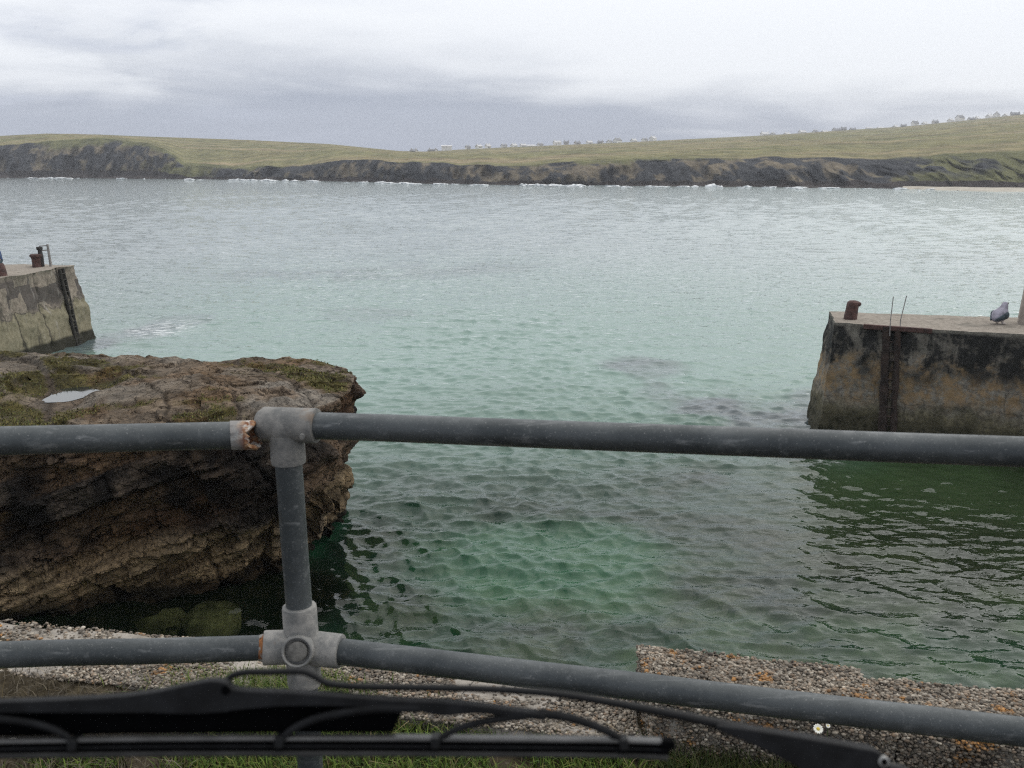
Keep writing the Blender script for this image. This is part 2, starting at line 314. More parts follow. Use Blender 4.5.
def m_water(t):
    P = world_co(t); body = attr(t, 'body'); mk = nd(t, 'ShaderNodeSeparateColor', {0: attr(t, 'mask')})
    a = noise(t, mapv(t, P, (0.75, 1.5, 1), (0, 0, R(12))), 1.9, 3, 0.45, 0.3)
    b = noise(t, mapv(t, P, (0.75, 1.25, 1), (0, 0, R(-16))), 3.3, 3, 0.5, 0.5)
    big = noise(t, mapv(t, P, (0.18, 0.42, 1), (0, 0, R(6))), 0.8, 4, 0.6)
    far = rmp(t, nd(t, 'ShaderNodeSeparateXYZ', {0: P}).outputs[1], 27, 80)
    h = math_(t, 'ADD', math_(t, 'MULTIPLY', a, 0.5), math_(t, 'MULTIPLY', b, math_(t, 'ADD', 0.10, math_(t, 'MULTIPLY', far, 0.62))))
    h = math_(t, 'ADD', h, math_(t, 'MULTIPLY', math_(t, 'MULTIPLY', big, far), 1.6))
    N = bump(t, h, 0.9, 0.13)
    foam = math_(t, 'MULTIPLY', mk.outputs[0], rmp(t, noise(t, mapv(t, P, (0.6, 1.5, 1)), 2.2, 6, 0.7), 0.50, 0.60))
    dif = nd(t, 'ShaderNodeBsdfDiffuse', {'Color': body, 'Roughness': 0.3})
    tr = nd(t, 'ShaderNodeBsdfTransparent', {'Color': (0.80, 0.86, 0.68, 1)})
    bod = nd(t, 'ShaderNodeMixShader', {0: mk.outputs[1], 1: dif.outputs[0], 2: tr.outputs[0]})
    gl = nd(t, 'ShaderNodeBsdfGlossy', {'Color': (.92, .93, .93, 1), 'Roughness': 0.03, 'Normal': N})
    fr = nd(t, 'ShaderNodeFresnel', {'IOR': 1.333, 'Normal': N})
    s = nd(t, 'ShaderNodeMixShader', {0: fr.outputs[0], 1: bod.outputs[0], 2: gl.outputs[0]})
    wf = nd(t, 'ShaderNodeBsdfDiffuse', {'Color': (0.75, 0.78, 0.78, 1)})
    return nd(t, 'ShaderNodeMixShader', {0: foam, 1: s.outputs[0], 2: wf.outputs[0]}).outputs[0]
M_WATER = material('sea_water', m_water)
M_SURF = material('white_surf', lambda t: pbr(t, mixc(t, rmp(t, noise(t, world_co(t), 0.8, 5), 0.35, 0.6), (0.45, 0.50, 0.52), (0.82, 0.84, 0.84)), 0.9))
def m_bed(t):
    P = world_co(t); n = noise(t, P, 0.45, 5, 0.6, 0.4)
    c = mixc(t, rmp(t, n, 0.42, 0.58), (0.022, 0.032, 0.016), (0.16, 0.20, 0.12))
    return pbr(t, c, 0.95, 0, None, 0.1)
M_BED = material('weedy_seabed', m_bed)
M_BOULD = simple('weed_covered_boulder', (0.130, 0.120, 0.072), 0.95, 0, 0.5, 3, 0.5)
M_POOL = material('still_pool_water', lambda t: pbr(t, (0.02, 0.024, 0.02), 0.04, 0, bump(t, noise(t, world_co(t), 14, 2), 0.08, 0.01), 1.0))

# ---------------------------------------------------------------- sea
def ell(X, Y, cx, cy, rx, ry, rot=0.0):
    c, s = math.cos(rot), math.sin(rot); dx, dy = X-cx, Y-cy
    return np.sqrt(((dx*c+dy*s)/rx)**2+((-dx*s+dy*c)/ry)**2)
def build_sea():
    na, nr = 1000, 1250
    a = np.linspace(R(-44), R(44), na); r = 13.0*np.exp(np.linspace(0, math.log(760/13.0), nr))
    A, Rr = np.meshgrid(a, r, indexing='ij'); A = A.ravel(); Rr = Rr.ravel()
    X = Rr*np.sin(A); Y = Rr*np.cos(A); dr = Rr*math.log(760/13.0)/nr
    Z = np.zeros_like(X); DX = np.zeros_like(X); DY = np.zeros_like(X)
    g = np.random.default_rng(3); N = 64; th0 = R(-100)
    gust = (0.80+0.55*fbm(np.c_[X/11, Y/16, X*0], 4, 5))*lerp(1.0, .70, sstep(Rr, 22, 46))
    shelter = lerp(1.0, 0.55, sstep(ell(X, Y, 11, 22, 9, 7), 1.25, 0.6))
    for i in range(N):
        lam = 0.27*(3.6/0.27)**(i/(N-1))*g.uniform(0.9, 1.1); k = 2*math.pi/lam
        th = th0+g.normal(0, 0.40); s = 0.072*(1.0 if lam < 1.0 else 0.40)*g.uniform(0.6, 1.3)
        am = s/k*np.clip(lam/(2.2*dr)-0.7, 0, 1)*gust*shelter; ph = k*(X*math.cos(th)+Y*math.sin(th))+g.uniform(0, 6.28)
        Z += am*(np.sin(ph) if lam > 1.2 else .55*np.sin(ph)+.55*(1-2*np.abs(np.sin(ph/2-math.pi/4)))); DX += am*math.cos(th)*np.cos(ph); DY += am*math.sin(th)*np.cos(ph)
    # body colour of the water: pale turquoise over sand, dark over weed and rock
    p = np.c_[X/9, Y/14, X*0]
    wob = fbm(p, 4, 11); wob2 = fbm(np.c_[X/3.2, Y/5.0, X*0], 4, 21)
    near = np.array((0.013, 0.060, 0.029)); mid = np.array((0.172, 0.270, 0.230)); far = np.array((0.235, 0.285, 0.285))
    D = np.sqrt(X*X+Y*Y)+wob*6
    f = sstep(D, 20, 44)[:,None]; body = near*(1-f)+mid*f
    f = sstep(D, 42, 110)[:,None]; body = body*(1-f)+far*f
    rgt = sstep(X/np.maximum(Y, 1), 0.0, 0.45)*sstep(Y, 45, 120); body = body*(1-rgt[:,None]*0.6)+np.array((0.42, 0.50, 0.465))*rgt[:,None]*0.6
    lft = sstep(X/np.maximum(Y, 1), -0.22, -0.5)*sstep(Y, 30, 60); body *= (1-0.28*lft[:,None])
    weed = np.zeros_like(X)
    for cx, cy, rx, ry, s in ((5.8, 41.5, 2.6, 2.4, .8), (8.0, 34.5, 4.6, 3.4, .95), (10.3, 32, 3.8, 3.4, .95), (5.6, 25.8, 4.2, 2.6, .6), (-.2, 25.6, 3.0, 1.8, .45), (2.4, 22.3, 4.0, 1.5, .5),
                              (-17.5, 77, 9, 6, .45), (-6, 80, 8, 6, .4), (-8, 57, 5, 4, .35), (-3.2, 18.0, 2.2, 1.4, .9), (-3.6, 20.0, 1.1, 2.2, .85), (6.5, 18.2, 3.0, 1.5, .75), (2.6, 17.2, 1.5, .8, .4), (8.6, 24.5, 1.8, 2.4, .9), (-20.5, 50, 3, 4, .7), (-21.3, 46.5, 1.6, 3, .8)):
        weed = np.maximum(weed, s*sstep(ell(X, Y, cx, cy, rx, ry)+wob2*1.3+wob*0.4, 1.25, 0.35))
    weed = np.maximum(weed, 0.40*sstep(wob2, 0.12, 0.45)*sstep(Y, 30, 20))
    dark = np.where((Y > 29)[:,None], np.array((0.085, 0.105, 0.115)), np.array((0.012, 0.020, 0.015)))
    weed = np.clip(weed*(1+.8*wob2), 0, .95); body = body*(1-weed[:,None])+dark*weed[:,None]
    green = sstep(ell(X, Y, 13, 23, 7.5, 7)+wob2*0.3, 1.1, 0.6); body = body*(1-green[:,None])+(np.array((0.030, 0.054, 0.022))*(1+0.9*wob2[:,None]))*green[:,None]
    pale = sstep(ell(X, Y, 0.4, 20.0, 3.2, 3.6)+wob2*0.5, 1.1, 0.4)[:,None]; body = body*(1-0.75*pale)+np.array((0.050, 0.200, 0.100))*0.75*pale
    shade = sstep(ell(X, Y, -6.9, 17.6, 3.6, 2.6, .35)+.25*wob2, 1.1, .75)  # shade under the rock overhang, painted into the water colour
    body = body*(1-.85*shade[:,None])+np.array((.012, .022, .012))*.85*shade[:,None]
    foam = 0.70*sstep(ell(X, Y, -19.5, 50.5, 3.4, 3.2)+0.5*wob2, 1.15, 0.3)
    foam = np.maximum(foam, 0.5*sstep(ell(X, Y, 9.9, 28.2, .7, 1.8)+.4*wob2, 1.1, .3))
    clear = np.maximum(0.5*sstep(Y+wob*2, 34, 20), .85*shade)
    mask = np.c_[foam, clear, foam*0]
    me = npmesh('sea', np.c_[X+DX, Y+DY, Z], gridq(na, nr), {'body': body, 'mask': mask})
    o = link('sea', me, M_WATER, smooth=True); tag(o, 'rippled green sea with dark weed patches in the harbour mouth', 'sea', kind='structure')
build_sea()
n = 60; gx, gy = np.meshgrid(np.linspace(-60, 60, n), np.linspace(2, 70, n), indexing='ij')
gz = -2.6-0.02*np.maximum(gy-15, 0)+0.35*fbm(np.c_[gx.ravel()/5, gy.ravel()/5, gx.ravel()*0], 3, 4).reshape(n, n)
tag(link('seabed', npmesh('seabed', np.c_[gx.ravel(), gy.ravel(), gz.ravel()], gridq(n, n)), M_BED, smooth=True), 'weedy seabed seen dimly through the clear harbour water', 'seabed', kind='structure')

# ---------------------------------------------------------------- far headland
def build_land():
    px = np.concatenate((np.arange(-620, -60, 3.0), np.arange(-60, 1090, 1.0), np.arange(1090, 1660, 3.0)))
    def zz(y, Y): return CAMH - Y*np.tan(np.arctan((y-384)/FPX)+PITCH)
    I = lambda xs, ys: np.interp(px, xs, ys)
    u = (px-512)/FPX/1.028
    Ys = I((-620, 0, 100, 250, 350, 420, 512, 768, 900, 1024, 1300, 1660), (640, 590, 575, 520, 470, 425, 400, 366, 345, 322, 285, 250))
    Ys = Ys+9*fbm(np.c_[px/26, px*0, px*0], 4, 31)*np.clip(Ys/450, .6, 1.2)
    ytop = I((-620, 0, 25, 45, 100, 150, 168, 185, 230, 300, 345, 420, 512, 620, 768, 870, 940, 1024, 1300, 1660), (150, 146, 145, 141, 139, 142, 150, 163, 167, 166, 160, 162, 167, 159, 158, 160, 155, 151, 146, 140))
    ytop = ytop+2.2*fbm(np.c_[px/22, px*0, px*0], 4, 35)
    wid = I((-620, 0, 150, 180, 300, 512, 768, 900, 1024, 1660), (26, 24, 30, 26, 16, 18, 28, 45, 60, 60))
    ysky = I((-620, 0, 50, 100, 150, 250, 330, 400, 425, 470, 512, 560, 620, 700, 770, 830, 900, 950, 1024, 1300, 1660), (142, 136, 133.5, 134.5, 136.5, 140, 144, 151, 151.5, 149, 147, 145, 142.5, 138.5, 135, 131, 126.5, 121.5, 113.5, 100, 90))
    Yk = I((-620, 0, 170, 300, 400, 440, 512, 700, 1024, 1660), (800, 760, 800, 820, 760, 900, 1050, 1150, 1250, 1250))
    Yt = Ys+wid; zt = np.maximum(zz(ytop, Yt), 3); zk = zz(ysky, Yk)
    nc = len(px); rows = []
    ncl, ngr = 64, 44
    colr = []
    grass_a = np.array((0.235, 0.215, 0.115)); grass_b = np.array((0.180, 0.185, 0.092)); grass_c = np.array((0.290, 0.240, 0.150))
    rock = np.array((0.052, 0.056, 0.062)); rockb = np.array((0.180, 0.155, 0.115)); shelf = np.array((0.050, 0.044, 0.042))
    green_px = I((-620, 0, 20, 60, 165, 190, 300, 360, 850, 930, 1100, 1660), (.2, .08, .30, .36, .40, .6, .35, .10, .18, .55, .75, .6))
    for j in range(-2, ncl+ngr+4):
        if j < 0:
            Y = Ys-10+j*6; z = np.full(nc, -1.0+j*0.8); kind = 'sh'
        elif j <= ncl:
            s = j/ncl
            fz = np.where(s < .12, s/.12*0.10, 0.10+0.90*((s-.12)/.88)**0.9 if s >= .12 else 0)
            fy = np.interp(s, (0, .12, .35, .8, 1), (-.35, .1, .3, .7, 1.0))
            Y = Ys+wid*fy; z = -0.6+(zt+0.6)*fz; kind = 'cl'
            X0 = Y*u; q = np.c_[X0/16, z/26, Y/60]
            gull = .6*fbm(q, 5, 41, 0.6)+.75*(np.abs(fbm(np.c_[X0/13, z/40, Y/70], 4, 43, .6))*2.2-.55); env = math.sin(math.pi*min(1, s*1.05))**0.7
            Y = Y+env*np.minimum(wid, 20)*0.75*gull; z = z+env*2.2*fbm(np.c_[X0/7, z/4, Y/30], 3, 45)
        else:
            s = (j-ncl)/ngr
            if s <= 1:
                Y = lerp(Yt, Yk, s**1.25); z = lerp(zt, zk, s**0.8 if False else (0.35*s+0.65*s**1.15))
                X0 = Y*u; z = z+2.5*math.sin(math.pi*s)*fbm(np.c_[X0/70, Y/50, X0*0], 4, 51)
            else:
                Y = Yk+120*(j-ncl-ngr); z = zk-14*(j-ncl-ngr)**1.5
            kind = 'gr'
        X = Y*u
        rows.append(np.c_[X, Y, z])
        pt = np.c_[X/40, Y/40, z/12]; a = fbm(pt, 4, 61); b = fbm(np.c_[X/5, Y/9, z/9], 4, 66)
        if kind == 'gr':
            g = (0.5+0.9*a)[:,None]; c = grass_a*(1-np.clip(g, 0, 1))+grass_b*np.clip(g, 0, 1)
            st = np.clip(fbm(np.c_[X/160, Y/16, X*0], 4, 71)*1.8, 0, 1)[:,None]; c = c*(1-st)+grass_c*st
            wall = (np.abs(np.mod(Y/95+0.25*fbm(np.c_[X/200, X*0, X*0], 2, 77), 1)-.5) < .03)[:,None]; c = np.where(wall, c*0.75, c)
        elif kind == 'cl':
            gp = sstep(np.clip(green_px+0.45*a+0.35*b, 0, 1)+0.35*max(0, s-.75)*4, 0.42, 0.72)[:,None]*(s > .22)
            rb = sstep(b+a*.6+.10*(px < 180), -.05, 0.36)[:,None]; c = (rock*(1-rb)+rockb*rb)*(1-gp)+(grass_b*.8)*gp
            if s < .22: c = shelf*(1+.5*b[:,None])
        else: c = np.tile(shelf, (nc, 1))
        colr.append(np.clip(c, .01, 1))
    nr = len(rows); V = np.stack(rows, 1).reshape(-1, 3); C = np.stack(colr, 1).reshape(-1, 3)
    o = link('headland', npmesh('headland', V, gridq(nc, nr), {'col': C}), M_LAND, smooth=True)
    tag(o, 'long grassy headland with dark cliffs across the bay', 'headland', kind='structure')
    # surf at the foot of the cliffs
    SV, SF = [], []; g = np.random.default_rng(12)
    ico = bmesh.new(); bmesh.ops.create_icosphere(ico, subdivisions=1, radius=1); iv = np.array([v.co[:] for v in ico.verts]); ifc = np.array([[v.index for v in f.verts] for f in ico.faces]); ico.free()
    spots = []
    for x, wgt in ((25,5),(45,12),(60,12),(72,5),(120,3),(190,3),(238,12),(246,12),(256,8),(270,6),(290,5),(310,5),(360,6),(385,6),(400,12),(410,6),(440,4),(480,3),(510,4),(530,8),(548,14),(556,12),(575,14),(582,8),(610,4),(625,6),(660,4),(690,4),(720,3),(770,4),(800,5),(830,4),(900,3),(940,3)):
        for _ in range(wgt): spots.append((x+g.normal(0, 5), 1))
    for _ in range(60): spots.append((g.uniform(-200, 1000), .6))
    for x, sz in spots:
        i = int(np.clip(np.searchsorted(px, x), 0, nc-1)); Y = Ys[i]-9-abs(g.normal(0, 9)); X = Y*u[i]
        s = np.array((g.uniform(1.2, 3.6), g.uniform(.6, 1.6), g.uniform(.2, .8)))*sz*g.uniform(.35, 1.1); v = iv*s*(1+.35*g.normal(size=(len(iv), 1)))+np.array((X, Y, 0.05))
        SF.append(ifc+len(SV)*len(iv)); SV.append(v)
    tag(link('surf', npmesh('surf', np.concatenate(SV), np.concatenate(SF)), M_SURF, smooth=True), 'white surf breaking along the foot of the far cliffs', 'surf', kind='stuff')
    # pale beach at the right end of the shore
    bx = np.arange(905, 1400, 4.0); Yb = np.interp(bx, px, Ys); ub = (bx-512)/FPX/1.028; V = []
    for k, (dy, z) in enumerate(((-24, -0.4), (-17, 0.2), (-10, 0.6), (-3, 0.9))):
        ww = np.clip((bx-905)/60, 0.2, 1); Y = Yb+dy*ww-3; V.append(np.c_[Y*ub, Y, np.full(len(bx), z)])
    M_SAND = simple('pale_sand', (0.38, 0.35, 0.29), 1.0, 0, 0.15, 0.2)
    tag(link('beach', npmesh('beach', np.stack(V, 1).reshape(-1, 3), gridq(len(bx), 4)), M_SAND, smooth=True), 'pale sandy beach at the right end of the far shore', 'beach', kind='structure')
    return px, u, Yk, zk, Yt, zt, zz
LAND = build_land()

# ---------------------------------------------------------------- far houses
M_WHITE = simple('white_render', (0.88, 0.88, 0.86), 0.9, 0, 0.05, 0.3); M_GREYW = simple('grey_render', (0.60, 0.59, 0.57), 0.9, 0, 0.1, 0.3)
M_SLATE = simple('slate_roof', (0.20, 0.205, 0.215), 0.8, 0, 0.2, 0.4); M_TIN = simple('pale_metal_roof', (0.60, 0.60, 0.60), 0.8, 0, 0.1, 0.3)
M_PANE = simple('dark_window_glass', (0.03, 0.035, 0.04), 0.2, 0, 0.1, 1)
def house(X, Y, z, wdt, hgt, dep, rz, wall, roof, label, group, cat='house', chim=True):
    nm = {'house': 'cottage', 'barn': 'barn'}[cat]
    o = empty(nm, (X, Y, z), (0, 0, rz)); tag(o, label, cat, group)
    bm = bmesh.new(); h = hgt*0.66; a, d = wdt/2, dep/2
    vs = [bm.verts.new(v) for v in ((-a,-d,-3),(a,-d,-3),(a,d,-3),(-a,d,-3),(-a,-d,h),(a,-d,h),(a,d,h),(-a,d,h),(-a,0,hgt),(a,0,hgt))]
    for f in ((0,1,5,4),(2,3,7,6),(1,2,6,9,5),(3,0,4,8,7)): bm.faces.new([vs[i] for i in f])
    done('wall', bm, wall, o, smooth=False)
    bm = bmesh.new(); e = 0.35
    sl = (hgt-h)/d
    for s in (-1, 1):
        P = [(-a-e, s*(d+e), h-e*sl+.12), (a+e, s*(d+e), h-e*sl+.12), (a+e, 0, hgt+.12), (-a-e, 0, hgt+.12)]
        lo = [bm.verts.new(p) for p in P]; hi = [bm.verts.new((p[0], p[1], p[2]+.25)) for p in P]
        bm.faces.new(lo); bm.faces.new(hi)
        for k in range(4): bm.faces.new((lo[k], lo[(k+1) % 4], hi[(k+1) % 4], hi[k]))
    ro = done('roof', bm, roof, o, smooth=False)
    if chim:
        for s in (-1, 1):
            bm = bmesh.new(); box(bm, (s*(a-.6), 0, hgt+.55), (.9, .7, 1.6)); done('chimney', bm, wall, ro, smooth=False)
        for x in (-.55, 0.0, .55):
            bm = bmesh.new(); box(bm, (x*a, -d-.02, h*.55), (.7, .1, .9)); done('window', bm, M_PANE, o, smooth=False)
px, U, Yk, zk, Yt, zt, zz = LAND
ORD = ['first','second','third','fourth','fifth','sixth','seventh','eighth','ninth','tenth','eleventh','twelfth','thirteenth','fourteenth','fifteenth','sixteenth','seventeenth','eighteenth','nineteenth','twentieth','twenty-first','twenty-second','twenty-third','twenty-fourth','twenty-fifth','twenty-sixth']
ORD += ['twenty-seventh','twenty-eighth','twenty-ninth','thirtieth']+['thirty-'+q for q in ORD[:9]]
spec = [(414,152,6,3,'g'),(433,151.5,8,3,'g'),(447,147.5,10,3.2,'l'),(468,149,4,3.5,'w'),(479,147.5,5,3,'w'),(488,148,4,4,'w'),(504,147.5,5,3.5,'w'),(514,147,5,3.5,'w'),(531,146.8,8,3,'l'),(557,144.5,7,4,'w'),(566,144,5,3.5,'g'),(577,144,5,3,'g'),(609,143.5,4,3.5,'w'),(617,143.2,9,5,'w'),(644,141,5,3,'w'),(652,140.8,7,4.5,'w'),(763,136,8,4,'w'),(771,136,5,3.5,'w'),(800,134,7,3.8,'w'),(813,133.8,4,3.8,'w'),(834,132,8,4,'g'),(841,131.5,5,4.5,'g'),(866,129.5,5,3.2,'l'),(877,129,5,3,'l'),(911,126,6,5,'w'),(931,124,5,4,'g'),(946,122.5,5,4,'w'),(955,121.5,8,6,'w'),(984,119.5,6,5,'w'),(991,118.5,5,6,'w'),(1009,116.5,8,4.5,'g'),(1021,115.5,6,5,'w')]
nw = ng_ = nl = 0
spec += [(523,146.6,5,3,'w'),(540,146,5,3,'w'),(589,143.6,5,3,'w'),(600,143.2,5,3,'g'),(633,141.7,5,3,'w'),(785,135.2,5,3,'w'),(822,133.2,6,3,'w'),(850,131.2,5,3.5,'g'),(892,128.2,5,3,'w'),(900,127.6,5,3.5,'g'),(921,125.4,5,3.5,'w'),(966,121.2,5,4,'g'),(972,120.6,5,4,'w'),(1000,117.8,6,4,'w')]
spec.sort()
for x, y, wp, hp, k in spec:
    i = int(np.searchsorted(px, x)); Y = Yk[i]-25; X = Y*(x-512)/FPX/1.028; z = zz(y+1.3, Y)
    m = Y*0.98/FPX
    if k == 'w':
        lab = f'small white gabled cottage, {ORD[nw]} white cottage from the left on the ridge'; nw += 1
        house(X, Y, z, wp*m, hp*m*1.15, max(5.5, hp*m*.9), R(random.uniform(20, 55)), M_WHITE, M_SLATE if (nw % 3 == 1 or x == 617) else M_TIN, lab, 'white cottages along the far ridge')
    elif k == 'g':
        lab = f'small pale grey cottage, {ORD[ng_]} grey cottage from the left on the ridge'; ng_ += 1
        house(X, Y, z, wp*m, hp*m*1.1, max(5.5, hp*m*.9), R(random.uniform(-30, 30)), M_GREYW, M_SLATE, lab, 'grey cottages along the far ridge')
    else:
        lab = f'long low pale barn, {ORD[nl]} barn from the left on the far ridge'; nl += 1
        house(X, Y, z, wp*m, hp*m, max(6, hp*m*.9), R(random.uniform(-12, 12)), M_WHITE, M_TIN, lab, 'pale barns along the far ridge', 'barn', False)

# ---------------------------------------------------------------- rock outcrop
POOL = (-10.2, 20.75, 3.76)
def build_rock():
    top = np.array([(-24,15.0),(-18,15.6),(-14,16.3),(-10.0,17.35),(-7.5,17.7),(-5.6,18.0),(-4.6,18.7),(-3.92,19.8),(-3.72,21.2),(-3.95,22.6),(-4.7,24.0),(-6.2,24.9),(-8.5,24.6),(-11,24.5),(-14,25.2),(-18,26),(-24,27)], float)
    ins = np.interp(top[:,0], (-24,-12,-9.2,-7.2,-5.6,-4.5,-3.5), (-.3,-.3,-.35,.5,.95,1.2,1.1)); ins[9:] = .2; ins[7] = 1.1; ins[8] = .95
    seg = np.r_[0, np.cumsum(np.hypot(*np.diff(top, axis=0).T))]; nu = 1150
    sd = np.linspace(0, seg[-1], 4000); xd = np.interp(sd, seg, top[:,0]); wd_ = np.where((xd > -13), 1.0, .25); wd_ = np.where(sd > seg[9]+1.5, .3, wd_)
    cw = np.r_[0, np.cumsum(wd_)[:-1]]; s = np.interp(np.linspace(0, cw[-1], nu), cw, sd)
    # finer sampling of the corner by uniform arc length
    T = np.c_[np.interp(s, seg, top[:,0]), np.interp(s, seg, top[:,1])]
    for _ in range(25): T[1:-1] = (T[:-2]+2*T[1:-1]+T[2:])/4
    I = np.interp(s, seg, ins)
    tg = np.gradient(T, axis=0); tg /= np.linalg.norm(tg, axis=1)[:,None]; out = np.c_[tg[:,1], -tg[:,0]]
    spine = np.c_[np.minimum(T[:,0], -6.8), np.full(nu, 21.3)]
    nf, ntp = 190, 110; P = []
    for j in range(nf):
        f = j/(nf-1); z = lerp(-2.6, 3.85, f)
        back = I*(1-sstep(np.full(nu, z), 0.2, 2.5))+0.35*sstep(np.full(nu, z), 3.2, 3.85)*0
        xy = T-out*back[:,None]
        P.append(np.c_[xy, np.full(nu, z)])
    for j in range(1, ntp):
        f = j/(ntp-1); xy = T+(spine-T)*f
        P.append(np.c_[xy, np.full(nu, 3.85+0.22*math.sin(f*math.pi/2))])
    P = np.stack(P, 1); nv = P.shape[1]
    du = np.gradient(P, axis=0); dv = np.gradient(P, axis=1); Nn = np.cross(du, dv); L = np.linalg.norm(Nn, axis=2); L[L < 1e-9] = 1; Nn /= L[:,:,None]
    for _ in range(6): Nn[:,1:-1] = (Nn[:,:-2]+Nn[:,1:-1]*2+Nn[:,2:])/4
    V = P.reshape(-1, 3); Nn = Nn.reshape(-1, 3); jr = np.tile(np.arange(nv), nu)
    nrm = np.array((-.275, -.20, .94)); nrm /= np.linalg.norm(nrm); ux = np.array((.96, 0, .281)); uy = np.cross(nrm, ux)
    q = np.c_[V@ux, V@uy, V@nrm]
    wq = 0.13*fbm(V/3.2, 2, 81)+0.035*fbm(V/.5, 2, 83)
    def layer(th, jl, seed, wk=1.0):
        L = (q[:,2]+wq*wk)/th; L = L+.35*np.sin(L*1.7+seed); k = np.floor(L); f = L-k; o0 = np.zeros(len(V))
        r = _h(k.astype(np.int64), o0.astype(np.int64), o0.astype(np.int64), seed)
        jx = (q[:,0]+.45*fbm(V/1.3, 3, seed+5)+r*7)/(jl*(.6+.9*r)); jy = (q[:,1]+.55*fbm(V/1.3, 3, seed+8)+r*5)/(jl*1.1)
        a, b = np.floor(jx), np.floor(jy); rb = _h(a.astype(np.int64), b.astype(np.int64), k.astype(np.int64), seed+1)
        gl = np.minimum(f, 1-f)*th; gj = np.minimum(np.minimum(jx-a, a+1-jx)*jl, np.minimum(jy-b, b+1-jy)*jl)+.05*sstep(Nn[:,2], .4, .8)*(_h(a.astype(np.int64), b.astype(np.int64), k.astype(np.int64), seed+7) > .35)
        return r, rb, gl, gj
    r1, b1, gl1, gj1 = layer(.70, 1.5, 90); r2, b2, gl2, gj2 = layer(.23, .6, 95)
    cid = b1; cid2 = b2
    crack = np.maximum(sstep(gl1, .045, .0), .7*sstep(gj1, .045, .0)); crack2 = np.maximum(sstep(gl2, .03, 0), .6*sstep(gj2, .035, 0))*sstep(fbm(V/1.3, 2, 98), -.25, .2)
    face = sstep(Nn[:,2], 0.75, 0.35)
    amp = lerp(0.50, 1.0, face)
    disp = amp*(0.24*(r1-.5)+0.36*(b1-.5)+0.045*(r2-.5)+0.08*(b2-.5)+0.30*fbm(V/2.8, 4, 101)+0.06*fbm(V/0.35, 4, 105)-0.10*crack-0.035*crack2)
    disp = disp.reshape(nu, nv)
    for _ in range(1):
        disp[1:-1] = (disp[:-2]+2*disp[1:-1]+disp[2:])/4; disp[:,1:-1] = (disp[:,:-2]+2*disp[:,1:-1]+disp[:,2:])/4
    qc = np.c_[q[:,0]/.85, q[:,1]/.8, q[:,2]/.36]+.25*np.c_[wq, -wq, wq]; disp = disp.ravel()+amp*(.15*chips(qc, 300)+.055*chips(qc*2.7+5, 310)+.025*fbm(V/.16, 3, 107))
    # broken, overhanging tip at the right end
    tip = sstep(V[:,0], -6.0, -4.0); disp += tip*face*(0.40*fbm(np.c_[V[:,0]/1.5, V[:,1]/1.5, V[:,2]/0.55], 3, 111)-.06-.20*sstep(V[:,2], 2.6, .8))
    W = V+Nn*disp[:,None]; topm = (jr >= nf)*1.0
    pe = ell(V[:,0], V[:,1], POOL[0], POOL[1], .30, .36)+.35*fbm(V/.6, 3, 161); dip = sstep(pe, 1.5, 1.0)*topm
    flat = topm*np.maximum(sstep(pe, 4.2, 1.8), sstep(ell(V[:,0], V[:,1], POOL[0], POOL[1]-1.9, 1.2, 1.7), 1.2, .6))
    W[:,2] = lerp(W[:,2], POOL[2]+.01+(W[:,2]-3.95)*.22, flat*.95); W[:,2] = lerp(W[:,2], np.minimum(W[:,2], POOL[2]-.10), dip)
    # own colours of the rock: brown and grey beds, black lichen and weed band, olive grass on top
    a = fbm(V/1.9, 4, 121); b = fbm(V/0.6, 4, 125)
    brown = np.array((0.260, 0.180, 0.112)); grey = np.array((0.185, 0.170, 0.150)); black = np.array((0.022, 0.021, 0.021)); lowc = np.array((0.380, 0.300, 0.190))
    k = np.clip(cid*0.9+a*0.6, 0, 1)[:,None]; c = brown*(1-k)+grey*k
    redd = sstep(fbm(q/np.array((2.2, 2.2, .7)), 3, 131), .12, .45)[:,None]; c = c*(1-redd*.6)+np.array((0.135, 0.072, 0.042))*redd*.6
    z = W[:,2]; zz_ = z+0.5*a-0.10*(V[:,0]+7)
    blk = (face*sstep(zz_, 1.25, 1.75)*sstep(zz_, 3.75, 3.1)*sstep(a+.5*b+.35*(cid-.5), -.25, .22))[:,None]; c = c*(1-.93*blk)+black*.93*blk
    low = (face*sstep(zz_, 1.6, 1.1))[:,None]; lc = lowc*(0.8+0.7*cid2[:,None]); c = c*(1-low)+lc*low
    wet = sstep(z, 0.45, 0.12)[:,None]; c = c*(1-wet)+np.array((0.03, 0.028, 0.018))*wet
    up = 1-face; g = fbm(np.c_[V[:,0]/1.6, V[:,1]/1.0, V[:,2]*0], 4, 141)
    topc = np.array((0.290, 0.232, 0.165))*(1-k)+np.array((0.43, 0.39, 0.325))*k; c = c*(1-up[:,None]*.7)+topc*up[:,None]*.7
    slab = (up*sstep(ell(V[:,0], V[:,1], -5.0, 19.9, 1.2, 1.3)+.5*b, 1.1, .6))[:,None]; c = c*(1-slab)+np.array((0.44, 0.41, 0.355))*slab
    grs = (up*sstep(g+.25*b-.35*crack, 0.05, 0.30)*(1-slab[:,0]*.6)*(1-sstep(pe, 2.4, 1.5)*topm))[:,None]; c = c*(1-grs)+(np.array((0.150, 0.135, 0.050))*(1+.7*b[:,None]))*grs
    och = ((.35+.65*up)*sstep(fbm(V/1.1, 3, 151), .12, .42)*(1-.8*blk[:,0]))[:,None]; c = c*(1-.5*och)+np.array((0.27, 0.165, 0.08))*.5*och
    c = c*(1-0.5*np.maximum(crack, .6*crack2))[:,None]
    rimw = sstep(pe, 2.3, 1.3)*topm; c = c*(1-.8*np.maximum(dip, .75*rimw)*up)[:,None]
